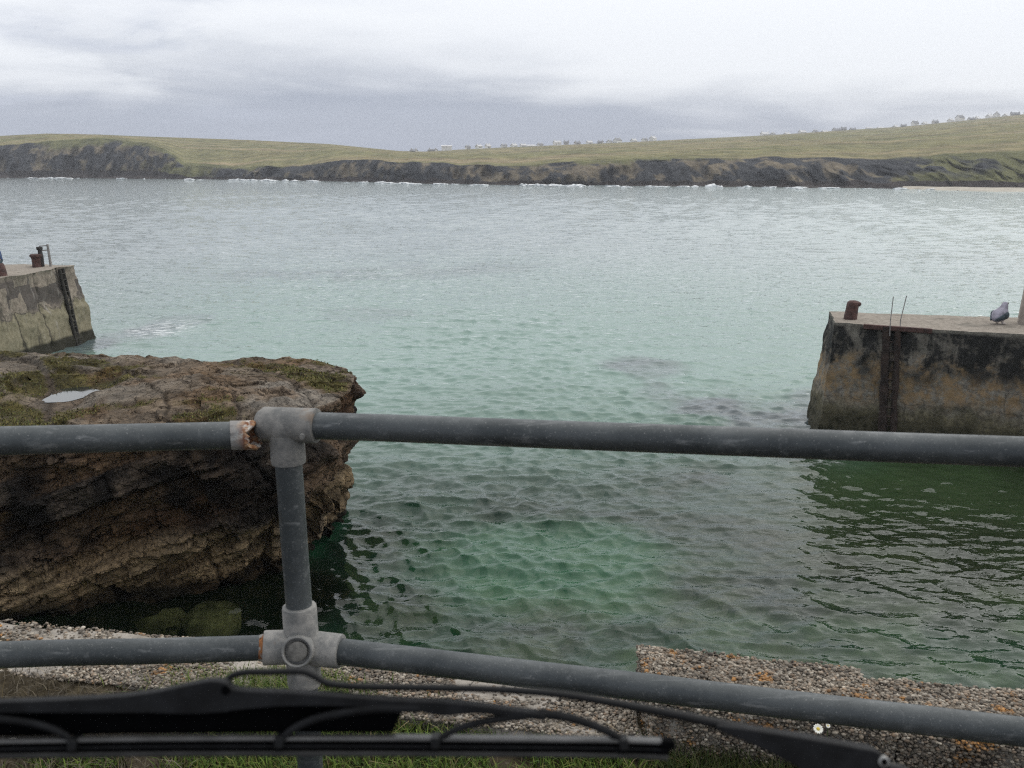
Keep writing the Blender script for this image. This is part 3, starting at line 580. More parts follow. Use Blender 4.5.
    o = link('rock_outcrop', npmesh('rock_outcrop', W, gridq(nu, nv), {'col': np.clip(c, .008, 1)}), M_ROCK, smooth=True)
    o.data.set_sharp_from_angle(angle=R(50))
    tag(o, 'brown layered rock outcrop with black weathered face beside the left pier', 'rock')
    # short turf on the rock's flat top
    pick = np.where((grs[:,0] > .45) & (jr >= nf+2) & (W[:,1] < 25.2) & (W[:,0] > -14.5))[0]
    g2 = np.random.default_rng(5); pick = g2.choice(pick, min(5200, len(pick)*2)); B = W[pick]+g2.normal(0, .03, (len(pick), 3))*np.array((1, 1, 0))
    return B
TURF = build_rock()
def blades(name, B, hmin, hmax, wd, cols, lean=0.6, seed=1, bend=0.5):
    g = np.random.default_rng(seed); n = len(B); a = g.uniform(0, 6.283, n); h = g.uniform(hmin, hmax, n); w2 = wd*g.uniform(.6, 1.3, n)
    d = np.c_[np.cos(a), np.sin(a), np.zeros(n)]; s = np.c_[-np.sin(a), np.cos(a), np.zeros(n)]; l = g.uniform(.1, lean, n)
    up = np.array((0, 0, 1.0)); m = B+up*(h*.55)[:,None]+d*(h*l*.35)[:,None]; tp = B+up*(h*(1-bend*l*.5))[:,None]+d*(h*l)[:,None]
    V = np.stack((B-s*w2[:,None], B+s*w2[:,None], m+s*(w2*.7)[:,None], m-s*(w2*.7)[:,None], tp), 1).reshape(-1, 3)
    k = np.arange(n)*5; Q = np.concatenate((np.c_[k, k+1, k+2, k+3], np.c_[k+3, k+2, k+4, k+4]))
    Q3 = np.concatenate((np.c_[k, k+1, k+2], np.c_[k, k+2, k+3], np.c_[k+3, k+2, k+4]))
    cols = np.array(cols); c = cols[g.integers(0, len(cols), n)]*g.uniform(.7, 1.3, (n, 1)); C = np.repeat(c, 5, 0)
    return npmesh(name, V, Q3, {'col': np.clip(C, 0, 1)})
tag(link('turf', blades('turf', TURF, .02, .065, .012, [(0.12, .115, .03), (0.16, .14, .045), (0.085, .10, .028)], 1.0, 3), M_VCOL), 'short olive turf growing in hollows on the flat rock top', 'turf', kind='stuff')
# the rock pool, a shallow sheet of still water in its hollow
bm = bmesh.new(); ring = []
for k in range(40):
    a = 2*math.pi*k/40; r = 1+.10*math.sin(3*a+1)+.07*math.sin(5*a+.4)
    ring.append(bm.verts.new((POOL[0]+.52*r*math.cos(a), POOL[1]+.75*r*math.sin(a), POOL[2]+.035)))
bm.faces.new(ring); o = done('rock_pool', bm, M_POOL, smooth=False); tag(o, 'small still rain pool in a hollow of the rock top', 'pool', kind='structure')

# loose stones: submerged boulders by the rock
def stone(name, loc, size, mat, seed, label, cat, group=None, flat=1.0, sub=4):
    bm = bmesh.new(); bmesh.ops.create_icosphere(bm, subdivisions=sub, radius=1); V = np.array([v.co[:] for v in bm.verts])
    d1, d2, cid = voro(V*1.3+seed, seed); f = 1+.25*fbm(V*.9+seed, 4, seed)+.12*(cid-.5)
    V = np.sign(V)*np.abs(V)**0.8*f[:,None]*np.array(size)
    for v, p in zip(bm.verts, V): v.co = p
    o = done(name, bm, mat); o.location = loc; tag(o, label, cat, group); return o
stone('boulder', (-7.75, 18.4, -.60), (.75, .5, .42), M_BOULD, 11, 'pale weedy boulder just under water, left of two beneath the rock overhang', 'boulder', 'boulders under the water')
stone('boulder', (-6.45, 18.2, -.66), (.6, .5, .42), M_BOULD, 12, 'pale weedy boulder under water, right of two beneath the rock overhang', 'boulder', 'boulders under the water')

# ---------------------------------------------------------------- piers
def block(name, bot, topp, mat, parent, res, dispf, zb, zt_):
    """a battered block: bot/topp plan polygons (ccw), five sheets of one mesh, displaced by position"""
    Vs, Qs, off = [], [], 0; n = len(bot); bot = np.array(bot, float); topp = np.array(topp, float)
    def patch(a, b, c, d):
        nonlocal off
        nu = max(2, int(max(np.linalg.norm(b-a), np.linalg.norm(c-d))/res)+1); nv = max(2, int(max(np.linalg.norm(d-a), np.linalg.norm(c-b))/res)+1)
        u, v = np.meshgrid(np.linspace(0, 1, nu), np.linspace(0, 1, nv), indexing='ij'); u = u.ravel()[:,None]; v = v.ravel()[:,None]
        Vs.append(a*(1-u)*(1-v)+b*u*(1-v)+c*u*v+d*(1-u)*v); Qs.append(gridq(nu, nv, off)); off += nu*nv
    for i in range(n):
        j = (i+1) % n
        patch(np.r_[bot[i], zb], np.r_[bot[j], zb], np.r_[topp[j], zt_], np.r_[topp[i], zt_])
    t3 = [np.r_[p, zt_] for p in topp]; patch(t3[0], t3[1], t3[2], t3[3])
    V = np.concatenate(Vs); V = V+dispf(V)
    o = link(name, npmesh(name, V, np.concatenate(Qs)), mat, parent); return o
def dr(V):
    d = np.c_[fbm(V/0.9, 4, 201), fbm(V/0.9, 4, 205), fbm(V/0.9, 4, 209)]*0.11+np.c_[fbm(V/.22, 3, 213), fbm(V/.22, 3, 216), fbm(V/.22, 3, 219)]*0.035
    d[:,2] *= sstep(V[:,2], 3.95, 3.7)*.8+.2; return d
rp = empty('harbour_pier', (14, 29.5, 0)); tag(rp, 'stained concrete pier end with bollard and rusty ladder channel, right side', 'pier')
def child(o, p): o.parent = p; o.matrix_parent_inverse = Matrix.Translation(p.location).inverted() if p.rotation_euler.to_quaternion().angle < 1e-6 else p.matrix_basis.inverted()
tp = [(10.65, 30.1), (26, 22.8), (27, 28.8), (11.2, 32.3)]
bt = [(9.92, 29.55), (26, 22.0), (27, 29.4), (10.5, 32.9)]
o = block('pier_block', bt, tp, M_PIER_R, None, .09, dr, -3.0, 3.9); child(o, rp)
def onface(x, z, outw=0.0):
    """point on the right pier's harbour face"""
    f = (z+3)/6.9; y = lerp(29.55-7.55*(x-9.92)/16.08, 30.1-7.3*(x-10.65)/15.35, f); return Vector((x-outw*.43, y-outw*.90, z))
bm = bmesh.new()
for s, xw in ((-1, .03), (1, .03)):
    pass
pts = [onface(12.08, z, .0) for z in np.linspace(-.5, 3.86, 14)]
pipe(bm, [p+Vector((0, -.02, 0)) for p in pts], [.13+.02*math.sin(i*2.1) for i in range(14)], 10)
pts = [onface(12.38, z, .0) for z in np.linspace(-.5, 3.86, 14)]
pipe(bm, [p+Vector((0, -.02, 0)) for p in pts], [.10+.02*math.sin(i*1.7+1) for i in range(14)], 10)
for z in np.arange(.1, 3.7, .3): tube(bm, onface(12.05, z, .08), onface(12.42, z, .08), .03, 8)
o = done('ladder_channel', bm, simple('blackened_rust', (.028, .018, .014), .9, 0, .6, 4, .5)); child(o, rp)
bm = bmesh.new(); a = onface(11.45, 3.83, .05); b = onface(13.3, 3.83, .05); d = (b-a)
box(bm, (a+b)/2, (d.length, .12, .16), Matrix.Rotation(math.atan2(d.y, d.x), 3, 'Z').to_quaternion()); o = done('edge_beam', bm, M_RUSTIRON, bevel=.02); child(o, rp)
def lathe(bm, prof, seg=24, loc=(0,0,0), lean=(0,0)):
    rings = []
    for r, z in prof: rings.append([bm.verts.new((loc[0]+lean[0]*z+r*math.cos(2*math.pi*k/seg), loc[1]+lean[1]*z+r*math.sin(2*math.pi*k/seg), loc[2]+z)) for k in range(seg)])
    for A, B in zip(rings, rings[1:]):
        for k in range(seg): bm.faces.new((A[k], A[(k+1) % seg], B[(k+1) % seg], B[k]))
    bm.faces.new(rings[0][::-1]); bm.faces.new(rings[-1])
# hooked bollard on the right pier
bol = empty('bollard', (11.36, 30.7, 3.9)); tag(bol, 'rusty brown bollard with hooked top standing on the right pier end', 'bollard')
bm = bmesh.new(); lathe(bm, [(.22, -.05), (.215, .1), (.20, .35), (.20, .50), (.19, .57), (.13, .62), (.04, .635)], 24, (0,0,0), (.10, 0)); done('post', bm, M_RUSTIRON, bol)
bm = bmesh.new(); lathe(bm, [(.03, -.07), (.10, -.06), (.135, 0), (.12, .06), (.05, .10), (.01, .105)], 18, (.19, -.02, .50)); done('horn', bm, M_RUSTIRON, bol)
# two ladder stringers rising above the pier edge
st = empty('ladder', (12.4, 29.35, 3.9)); tag(st, 'two thin upright ladder rails rising above the right pier edge', 'ladder')
for x, h, l in ((12.12, .95, .06), (12.44, .98, .16)):
    bm = bmesh.new(); pipe(bm, [(x-12.4, -.15, -.3), (x-12.4, -.1, .2), (x-12.4+l, 0, h)], .016, 8); done('rail', bm, M_GREYSTEEL, st)
# concrete pillar at the right edge of the picture
bm = bmesh.new(); lathe(bm, [(.42, -.1), (.40, 0), (.25, 2.2), (.22, 4.2), (.24, 4.3), (.1, 4.45)], 8, (16.86, 29.7, 3.9)); o = done('beacon_pillar', bm, simple('pale_concrete', (.34, .30, .26), .9, 0, .2, 5, .3), smooth=False); tag(o, 'tapered pale concrete pillar standing on the right pier at the frame edge', 'pillar')

# left pier
def dl(V):
    d = np.c_[fbm(V/.8, 5, 301, .6), fbm(V/.8, 5, 305, .6), fbm(V/1.1, 4, 309)]*0.22+np.c_[fbm(V/.3, 3, 313), fbm(V/.3, 3, 316), fbm(V/.3, 3, 319)]*0.04
    d[:,2] *= sstep(V[:,2], 3.95, 3.7)*.8+.2
    seam = np.minimum(np.abs(np.mod(V[:,1]+.3, 1.9)-.95), 9); inx = -.10*sstep(seam, .10, .03)*(V[:,2] < 3.8)
    band = .10*sstep(np.abs(V[:,2]-2.05), .16, .0)*(V[:,2] < 3.8)
    d[:,0] += inx-band*.8-0.12*sstep(V[:,2], 2.05, 2.3)*(V[:,2] < 3.88)*.6; return d
lp = empty('harbour_pier', (-24, 44, 0)); tag(lp, 'weathered concrete pier end with vertical seams behind the rock, left side', 'pier')
bt = [(-23.1, 36.5), (-21.55, 48.7), (-34, 50.8), (-40, 40)]; tp = [(-24.0, 36.5), (-22.45, 47.6), (-34, 49.6), (-40, 40)]
o = block('pier_block', bt, tp, M_PIER_L, None, .12, dl, -3.0, 3.9); child(o, lp)
def onl(y, z, outw=0.0):
    f = (z+3)/6.9; x = lerp(-23.1+1.55*(y-36.5)/12.2, -24.0+1.55*(y-36.5)/11.1, f); return Vector((x+outw, y, z))
bm = bmesh.new(); prv = [onl(46.35, z, .03) for z in np.linspace(-.4, 3.85, 12)]
for dy in (-.17, .17): pipe(bm, [p+Vector((0, dy, 0)) for p in prv], .09, 8)
for z in np.arange(0, 3.7, .3): tube(bm, onl(46.2, z, .09), onl(46.5, z, .09), .03, 6)
o = done('ladder_channel', bm, simple('weedy_black_iron', (.022, .020, .016), .9, 0, .5, 4, .4)); child(o, lp)
# bollards, ladder hoop on the left pier
for (x, y, h, lab) in ((-23.98, 46.75, .62, 'rusty flared bollard beside the dark post on the left pier'), (-23.72, 42.95, .62, 'round-topped rusty bollard beside the standing person on the left pier')):
    o = empty('bollard', (x, y, 3.9)); tag(o, lab, 'bollard')
    bm = bmesh.new()
    if y > 45: lathe(bm, [(.22, -.05), (.21, .2), (.22, .42), (.235, .47)], 24); done('shaft', bm, M_RUSTIRON, o); bm = bmesh.new(); lathe(bm, [(.235, .47), (.29, .52), (.29, .60), (.25, .64)], 24); done('flared_cap', bm, M_RUSTIRON, o)
    else: lathe(bm, [(.25, -.05), (.24, .2), (.22, .42), (.20, .5)], 24, (0,0,0), (-.1, 0)); done('shaft', bm, M_RUSTIRON, o); bm = bmesh.new(); lathe(bm, [(.20, .5), (.17, .58), (.08, .64), (.01, .65)], 24, (0,0,0), (-.1, 0)); done('domed_cap', bm, M_RUSTIRON, o)
lad = empty('ladder_hoop', (-23.4, 46.9, 3.9)); tag(lad, 'ladder head of one dark and one pale upright with rungs, left pier', 'ladder')
bm = bmesh.new(); lathe(bm, [(.11, -.05), (.11, .2), (.125, .5), (.10, .82), (.15, .86), (.15, .98), (.05, 1.0)], 10, (-.38, 0, 0), (-.05, 0)); done('dark_upright', bm, M_DARKWOOD, lad)
bm = bmesh.new(); pipe(bm, [(.06, 0, -.3), (.05, 0, .1), (0, 0, 1.12)], [.075, .07, .06], 10); done('pale_upright', bm, M_GREYSTEEL, lad)
for z in (.80, 1.03):
    bm = bmesh.new(); tube(bm, (-.42, 0, z), (.03, 0, z+.03), .025, 8); done('rung', bm, M_GREYSTEEL, lad)

# ---------------------------------------------------------------- people on the piers
def skin(name, joints, edges, mat, parent=None, sub=2):
    """one continuous surface grown round a skeleton of joints (x, y, z, radius)"""
    me = bpy.data.meshes.new(name); me.from_pydata([j[:3] for j in joints], edges, []); o = bpy.data.objects.new(name, me); COL.objects.link(o)
    m = o.modifiers.new('skin', 'SKIN'); sl = me.skin_vertices[0].data
    for i, j in enumerate(joints): sl[i].radius = (j[3], j[4] if len(j) > 4 else j[3]); sl[i].use_root = (i == 0)
    s = o.modifiers.new('sub', 'SUBSURF'); s.levels = sub; s.render_levels = sub
    dg = bpy.context.evaluated_depsgraph_get(); me2 = bpy.data.meshes.new_from_object(o.evaluated_get(dg)); bpy.data.objects.remove(o)
    me2.name = name; me2.materials.clear(); o = link(name, me2, mat, parent, smooth=True); return o
M_SKIN = simple('skin', (.45, .29, .22), .6, 0, .1, 10); M_HOOD = simple('grey_fleece', (.30, .28, .31), .95, 0, .25, 12, .3); M_TROU = simple('dark_teal_cloth', (.035, .055, .065), .9, 0, .3, 12)
M_SHOE = simple('white_trainer', (.72, .72, .70), .6, 0, .08, 15); M_HAIR = simple('grey_hair', (.20, .19, .19), .8, 0, .3, 30); M_BLUE = simple('blue_jacket_cloth', (.06, .09, .18), .9, 0, .3, 12); M_DHAIR = simple('dark_hair', (.012, .010, .010), .7, 0, .3, 30)
def head(parent, c, r, tilt, hairmat, back=1):
    """head with nose, eyes, mouth, ears on one body mesh is too small to read here; modelled as features joined to the body"""
    bm = bmesh.new(); bmesh.ops.create_uvsphere(bm, u_segments=20, v_segments=14, radius=r*1.08)
    for v in list(bm.verts):
        if v.co.y < -r*.45 and v.co.z < r*.55 or v.co.z < -r*.5: bm.verts.remove(v)
    for v in bm.verts: v.co.z *= 1.15
    o = done('hair', bm, hairmat, parent); o.location = c; o.rotation_euler = tilt; return o
# plump grey bird on the right pier, body low, head raised to the right
M_BIRD = simple('grey_plumage', (.27, .26, .31), .9, 0, .3, 9, .3); M_WING = simple('dark_slate_plumage', (.045, .065, .078), .8, 0, .4, 9, .3); M_LEG = simple('pale_leg_skin', (.62, .56, .52), .6, 0, .1, 15); M_BEAK = simple('pale_beak', (.42, .38, .30), .5, 0, .1, 15)
bd = empty('bird', (15.86, 29.75, 3.9), (0, 0, R(28))); bd.scale = (1.08, 1.2, 1.08)
bd.location.z = 3.86; tag(bd, 'plump grey bird with dark slate wings standing on the right pier beside the pillar', 'bird')
skin('body', [(-.28, 0, .16, .06, .05), (-.16, 0, .22, .15, .15), (-.03, 0, .29, .235, .225), (.09, 0, .36, .21, .20), (.15, 0, .49, .13, .13), (.19, 0, .58, .095, .095), (.215, 0, .645, .092, .088), (.27, 0, .645, .05, .045)], [(0,1),(1,2),(2,3),(3,4),(4,5),(5,6),(6,7)], M_BIRD, bd)
for sd_ in (-1, 1):
    skin('wing', [(.13, sd_*.18, .37, .05, .10), (0, sd_*.21, .31, .045, .12), (-.14, sd_*.14, .24, .035, .08), (-.30, sd_*.06, .16, .02, .035)], [(0,1),(1,2),(2,3)], M_WING, bd)
    skin('leg', [(.02, sd_*.09, .20, .045), (.03, sd_*.09, .12, .035), (.02, sd_*.09, .07, .03), (.09, sd_*.10, .06, .035), (.15, sd_*.11, .055, .028)], [(0,1),(1,2),(2,3),(3,4)], M_LEG, bd)
    bm = bmesh.new(); bmesh.ops.create_uvsphere(bm, u_segments=10, v_segments=8, radius=.014, matrix=Matrix.Translation((.245, sd_*.066, .665))); done('eye', bm, M_BLACK, bd)
bm = bmesh.new(); pipe(bm, [(.28, 0, .65), (.34, 0, .638), (.375, 0, .62)], [.024, .018, .006], 10); done('beak', bm, M_BEAK, bd)
# standing figure at the left frame edge, only a sleeve and the head reach into view
sp = empty('person', (-23.80, 42.87, 3.9), (0, 0, R(70))); tag(sp, 'dark haired person in blue jacket standing on left pier at the frame edge', 'person')
B = [(0, 0, .70, .13), (0, 0, .88, .12), (0, .01, 1.05, .14), (0, .0, 1.16, .07), (0, -.01, 1.21, .05), (0, -.02, 1.28, .08), (0, -.02, 1.36, .08),
     (-.17, 0, 1.08, .06), (-.21, .02, .88, .045), (-.20, -.06, .70, .035), (.17, 0, 1.08, .06), (.21, .02, .88, .045), (.20, -.06, .70, .035),
     (-.09, 0, .64, .09), (-.10, -.02, .38, .065), (-.10, .02, .08, .045), (.09, 0, .64, .09), (.10, -.02, .38, .065), (.10, .02, .08, .045), (-.10, -.10, .035, .04), (.10, -.10, .035, .04)]
E_ = [(0,1),(1,2),(2,3),(3,4),(4,5),(5,6),(2,7),(7,8),(8,9),(2,10),(10,11),(11,12),(0,13),(13,14),(14,15),(0,16),(16,17),(17,18),(15,19),(18,20)]
J = lambda idx, g: [(*B[i][:3], B[i][3]+g) for i in idx]
skin('body', B, E_, M_SKIN, sp)
skin('jacket', J((0,1,2,3,7,8,9,10,11,12), .03), [(0,1),(1,2),(2,3),(2,4),(4,5),(5,6),(2,7),(7,8),(8,9)], M_BLUE, sp)
skin('trousers', J((0,13,14,15,16,17,18), .025), [(0,1),(1,2),(2,3),(0,4),(4,5),(5,6)], M_TROU, sp)
for s in (-1, 1): skin('shoe', [(s*.10, .04, .05, .05), (s*.10, -.06, .05, .05), (s*.10, -.16, .04, .045)], [(0,1),(1,2)], M_DARKWOOD, sp)
head(sp, (0, -.01, 1.35), .10, (0, 0, 0), M_DHAIR)

# ---------------------------------------------------------------- quay edge under the camera
GZ = 7.45
def ledge_y(x): return 2.585-0.19*x          # seaward edge of the quay
n1, n2 = 90, 60
gx, gy = np.meshgrid(np.linspace(-4, 4, n1), np.linspace(0, 1, n2), indexing='ij'); gx = gx.ravel(); f = gy.ravel()
gyv = lerp(-3.0, ledge_y(gx)-.12, f); gz = GZ-.03+.035*fbm(np.c_[gx/.35, gyv/.35, gx*0], 4, 401)+.05*sstep(gx, -.7, -1.3)*sstep(gyv, 2.0, 2.6)
tag(link('ground', npmesh('ground', np.c_[gx, gyv, gz], gridq(n1, n2)), M_SOIL, smooth=True), 'dark soil verge between the railing and the quay edge', 'ground', kind='structure')
# quay wall that drops to the water
def strip(name, x0, x1, back, front, ztop, zbot, mat, parent, seed, nx, amp=.012):
    """a kerb-like run along the quay: section (front bottom, front top, back top, back bottom) swept along x"""
    xs = np.linspace(x0, x1, nx); sec = [(front, zbot)]+[(front, z) for z in np.linspace(zbot, ztop-.01, 8)[1:]]+[(lerp(front, back, k), ztop) for k in np.linspace(.06, .94, 14)]+[(back, z) for z in np.linspace(ztop-.01, zbot, 8)]
    V = np.array([[(x, ledge_y(x)+d, z) for d, z in sec] for x in xs]).reshape(-1, 3)
    g = np.c_[fbm(V/.09, 4, seed), fbm(V/.09, 4, seed+5), fbm(V/.09, 4, seed+9)]*amp+np.c_[fbm(V/.4, 3, seed+20)*0, fbm(V/.4, 3, seed+25), fbm(V/.4, 3, seed+29)]*amp*1.2
    V2 = V+g; ns = len(sec); Q = gridq(nx, ns)
    me = npmesh(name, V2, Q); bm = bmesh.new(); bm.from_mesh(me); bm.verts.ensure_lookup_table()
    bm.faces.new([bm.verts[i] for i in range(ns)]); bm.faces.new([bm.verts[(nx-1)*ns+i] for i in range(ns)][::-1]); bmesh.ops.recalc_face_normals(bm, faces=bm.faces); bm.to_mesh(me); bm.free()
    return link(name, me, mat, parent, smooth=True), V2.reshape(nx, ns, 3)
def pebbles(name, n, sample, seed, parent, smooth_mask=None, rmin=.0026, rmax=.0066, orange=.05):
    g = np.random.default_rng(seed); ico = bmesh.new(); bmesh.ops.create_icosphere(ico, subdivisions=1, radius=1)
    iv = np.array([v.co[:] for v in ico.verts]); fc = np.array([[v.index for v in q.verts] for q in ico.faces]); ico.free()
    C = sample(g, n); n = len(C)
    r = g.uniform(rmin, rmax, n)**1.0; sc_ = r[:,None]*np.c_[g.uniform(.7, 1.5, n), g.uniform(.7, 1.4, n), g.uniform(.5, .9, n)]
    a = g.uniform(0, 6.28, n); ca, sa = np.cos(a), np.sin(a)
    V = iv[None]*sc_[:,None,:]*(1+.16*g.normal(size=(n, len(iv), 1))); Vx = V[:,:,0]*ca[:,None]-V[:,:,1]*sa[:,None]; Vy = V[:,:,0]*sa[:,None]+V[:,:,1]*ca[:,None]
    V = np.stack((Vx, Vy, V[:,:,2]), 2)+C[:,None,:]
    pal = np.array([(.42,.385,.335),(.31,.285,.25),(.22,.20,.175),(.13,.12,.105),(.38,.32,.26),(.29,.22,.165),(.07,.065,.06),(.54,.51,.455),(.25,.22,.185),(.19,.165,.135)])
    c = pal[g.integers(0, len(pal), n)]*g.uniform(.75, 1.2, (n, 1)); c = c*.80+np.array((.24, .205, .165))*.17; c = c*.92*np.array((1.0, .96, .89))*(1+.5*fbm(C/.11, 4, seed+7))[:,None]
    li = .85*sstep(fbm(C/np.array((.06, .06, .06)), 4, seed+3, .6)+.11*g.normal(size=n), .36-orange, .62-orange)[:,None]; c = c*(1-li)+np.array((.46, .22, .055))*g.uniform(.6, 1.2, (n, 1))*li
    F = (fc[None]+(np.arange(n)*len(iv))[:,None,None]).reshape(-1, 3)
    o = link(name, npmesh(name, V.reshape(-1, 3), F, {'col': np.repeat(np.clip(c, 0, 1), len(iv), 0)}), M_PEB, parent); return o
ql = empty('concrete_ledge', (0, 2.5, GZ)); tag(ql, 'low worn concrete ledge with bare pebbles along the quay edge', 'ledge')
o, LV = strip('ledge_slab', -4, .36, 0.0, -.30, GZ+.012, GZ-.5, M_LEDGE, None, 501, 260); child(o, ql)
def smp_ledge(g, n):
    x = g.uniform(-2.3, .35, n); d = g.uniform(-.305, .005, n)
    patch = fbm(np.c_[x/.28, d/.3, x*0], 3, 520); keep = ~((patch > .10) & (x < -1.4) & (g.random(len(x)) < .75))
    keep &= ~((x > -.16+.1*patch) & (x < .10+.2*patch) & (d > -.17+.10*patch) & (g.random(len(x)) < .9)); x = x[keep]; d = d[keep]
    return np.c_[x, ledge_y(x)+d, GZ+.014+.010*fbm(np.c_[x/.4, d/.4, x*0], 3, 525)+g.uniform(-.004, .004, len(x))]
o = pebbles('aggregate', 27000, smp_ledge, 61, None); child(o, ql); tag(o, kind='stuff')
BZ = 7.585
pk = empty('parapet_block', (1, 2.3, GZ)); tag(pk, 'raised pebble-faced concrete parapet block with orange lichen beyond the lower rail', 'parapet')
def kerb(root, x0, x1, zt_, seed, npb, b0, f0):
    o, _ = strip('core', x0, x1, b0, f0, zt_, GZ-.4, M_LEDGE, None, seed, int((x1-x0)*70), .014); child(o, root)
    def smp(g, n):
        k = g.uniform(0, 1, n); x = g.uniform(x0-.01, x1+.005, n); ed = .012*fbm(np.c_[x/.07, x*0, x*0], 3, seed+2)
        top = k < .68; end = k > .93
        d = np.where(top, g.uniform(f0, b0, n)+ed, f0-.004+ed*.5); z = np.where(top, zt_+.004, g.uniform(GZ-.05, zt_, n))
        x = np.where(end, x0-.004+0*x, x); d = np.where(end, g.uniform(f0, b0, n), d)
        p = np.c_[x, ledge_y(x)+d, z]; q = p+np.c_[0*x, fbm(p/.4, 3, seed+25)*.014*1.2, fbm(p/.4, 3, seed+29)*.014*1.2]+g.normal(0, .0035, (n, 3)); return q
    o = pebbles('aggregate', npb, smp, seed+40, None, orange=.10); child(o, root); tag(o, kind='stuff')
kerb(pk, .385, .985, BZ, 601, 21000, .0, -.30)
pk2 = empty('parapet_block', (1.6, 2.2, GZ)); tag(pk2, 'second pebble-faced parapet block right of the crack, rougher and slightly lower', 'parapet')
kerb(pk2, 1.005, 2.0, BZ-.02, 651, 32000, -.015, -.30)
bm = bmesh.new(); vs = []
for x in (-30, 30):
    for d, z in ((-.02, -3.2), (-.02, GZ-.06), (-.9, GZ-.06), (-.9, -3.2)): vs.append(bm.verts.new((x, ledge_y(x if abs(x) < 5 else math.copysign(5, x))+d, z)))
for q in ((0,4,5,1), (1,5,6,2), (2,6,7,3), (0,1,2,3), (4,7,6,5), (0,3,7,4)): bm.faces.new([vs[i] for i in q])
o = done('quay_wall', bm, M_LEDGE, smooth=False); tag(o, 'tall concrete quay wall dropping to the water below the ledge', 'wall')

# grass verge
g = np.random.default_rng(77); N = 70000
x = g.uniform(-1.6, 1.9, N); y = g.uniform(1.7, 2.75, N); edge = ledge_y(x)-.27
dens = fbm(np.c_[x/.22, y/.22, x*0], 3, 701)
lim = edge+.05*fbm(np.c_[x/.1, x*0, x*0], 2, 705)+np.where(np.abs(x+.62) < .28, .17*np.exp(-((x+.62)/.16)**2), 0)
k = (y < lim) & (dens > -.62) & ~((x < -.95) & (y > 2.1) & (dens < .12)) & ~((x > .33) & (y > edge-.02))
Bp = np.c_[x, y, np.full(N, GZ-.03)][k]
gm = blades('grass', Bp, .02, .065, .0019, [(.055,.100,.014), (.085,.140,.020), (.115,.165,.026), (.035,.068,.012), (.125,.130,.034)], 1.2, 9)
tag(link('grass', gm, M_VCOL), 'dark green grass growing along the quay edge behind the wiper', 'grass', kind='stuff')
N = 1100; x = g.uniform(-1.7, 2.0, N); y = np.minimum(g.uniform(1.5, 2.7, N), ledge_y(x)-.29)
me = blades('dead_stalks', np.c_[x, y, np.full(N, GZ-.03)], .04, .12, .0011, [(.20,.16,.08), (.26,.21,.12), (.13,.10,.05)], 1.4, 10)
tag(link('dead_stalks', me, M_VCOL), 'dry straw coloured grass stalks mixed through the green verge', 'dead grass', kind='stuff')
N = 3800; x = g.uniform(-2.0, -.85, N); y = g.uniform(2.0, 2.62, N); k = (y < ledge_y(x)-.24)
me = blades('dry_heather', np.c_[x, y, np.full(N, GZ-.01)][k], .02, .06, .0014, [(.060,.048,.032), (.085,.070,.048), (.040,.034,.024), (.11,.095,.07)], 1.6, 12)
tag(link('dry_heather', me, M_VCOL), 'matted brown dead vegetation at the left of the verge', 'dead plants', kind='stuff')
N = 5200; x = g.normal(-.70, .16, N); d = g.uniform(-.36, -.12, N); k = d < -.19+.10*np.exp(-((x+.62)/.12)**2)+.03*g.normal(size=N)
B2 = np.c_[x, ledge_y(x)+d, np.full(N, GZ-.005)][k]
me = blades('grass_tufts', B2, .025, .065, .0017, [(.075,.12,.020), (.11,.15,.028), (.05,.085,.015), (.15,.16,.05)], 1.1, 19)
tag(link('grass_tufts', me, M_VCOL), 'bright green grass tufts creeping over the ledge left of the post', 'grass', kind='stuff')
N = 4200; x = g.uniform(.36, 1.7, N); y = ledge_y(x)-.30-g.uniform(.0, .16, N)
me = blades('shaded_grass', np.c_[x, y, np.full(N, GZ-.03)], .04, .12, .0015, [(.030,.048,.012), (.045,.062,.016), (.07,.07,.028), (.022,.034,.010)], .8, 23)  # blade colours darkened to stand for shade at the parapet foot
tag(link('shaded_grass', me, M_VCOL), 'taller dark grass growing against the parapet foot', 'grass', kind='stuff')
# daisies by the rail
def daisy(x, y, z, r, lab, cat='flower'):
    o = empty('daisy', (x, y, GZ-.03)); tag(o, lab, cat); h = z-(GZ-.03)
    bm = bmesh.new(); pipe(bm, [(0, .02, 0), (.004, .008, h*.6), (0, 0, h)], .0011, 6); done('stem', bm, simple('stem_green', (.05, .08, .02), .8), o)
    bm = bmesh.new()
    tl = Matrix.Translation((0, 0, h)) @ Matrix.Rotation(R(38), 4, 'X')
    for k in range(13):
        a = 2*math.pi*k/13; d = Vector((math.cos(a), math.sin(a), 0)); s = Vector((-d.y, d.x, 0)); p = [d*r*.25-s*r*.08, d*r*.8-s*r*.19+Vector((0,0,r*.12)), d*r+Vector((0,0,r*.06)), d*r*.8+s*r*.19+Vector((0,0,r*.12)), d*r*.25+s*r*.08]
        bm.faces.new([bm.verts.new(tl @ (q+Vector((0,0,.0004*(k % 2))))) for q in p])
    done('petals', bm, simple('petal_white', (.74, .74, .66), .7, 0, .05), o, smooth=False)
    bm = bmesh.new(); bmesh.ops.create_uvsphere(bm, u_segments=12, v_segments=8, radius=r*.36, matrix=tl @ Matrix.Diagonal((1, 1, .55, 1))); done('disc', bm, simple('disc_yellow', (.55, .42, .06), .8), o)
daisy(.763, 2.04, 7.628, .0130, 'white daisy in full bloom between the wiper arm and the lower rail')
daisy(.787, 2.04, 7.637, .006, 'tiny yellowish daisy bud up and right of the white daisy')
M_LIT = simple('pale_shell', (.62, .60, .55), .7, 0, .1, 60)
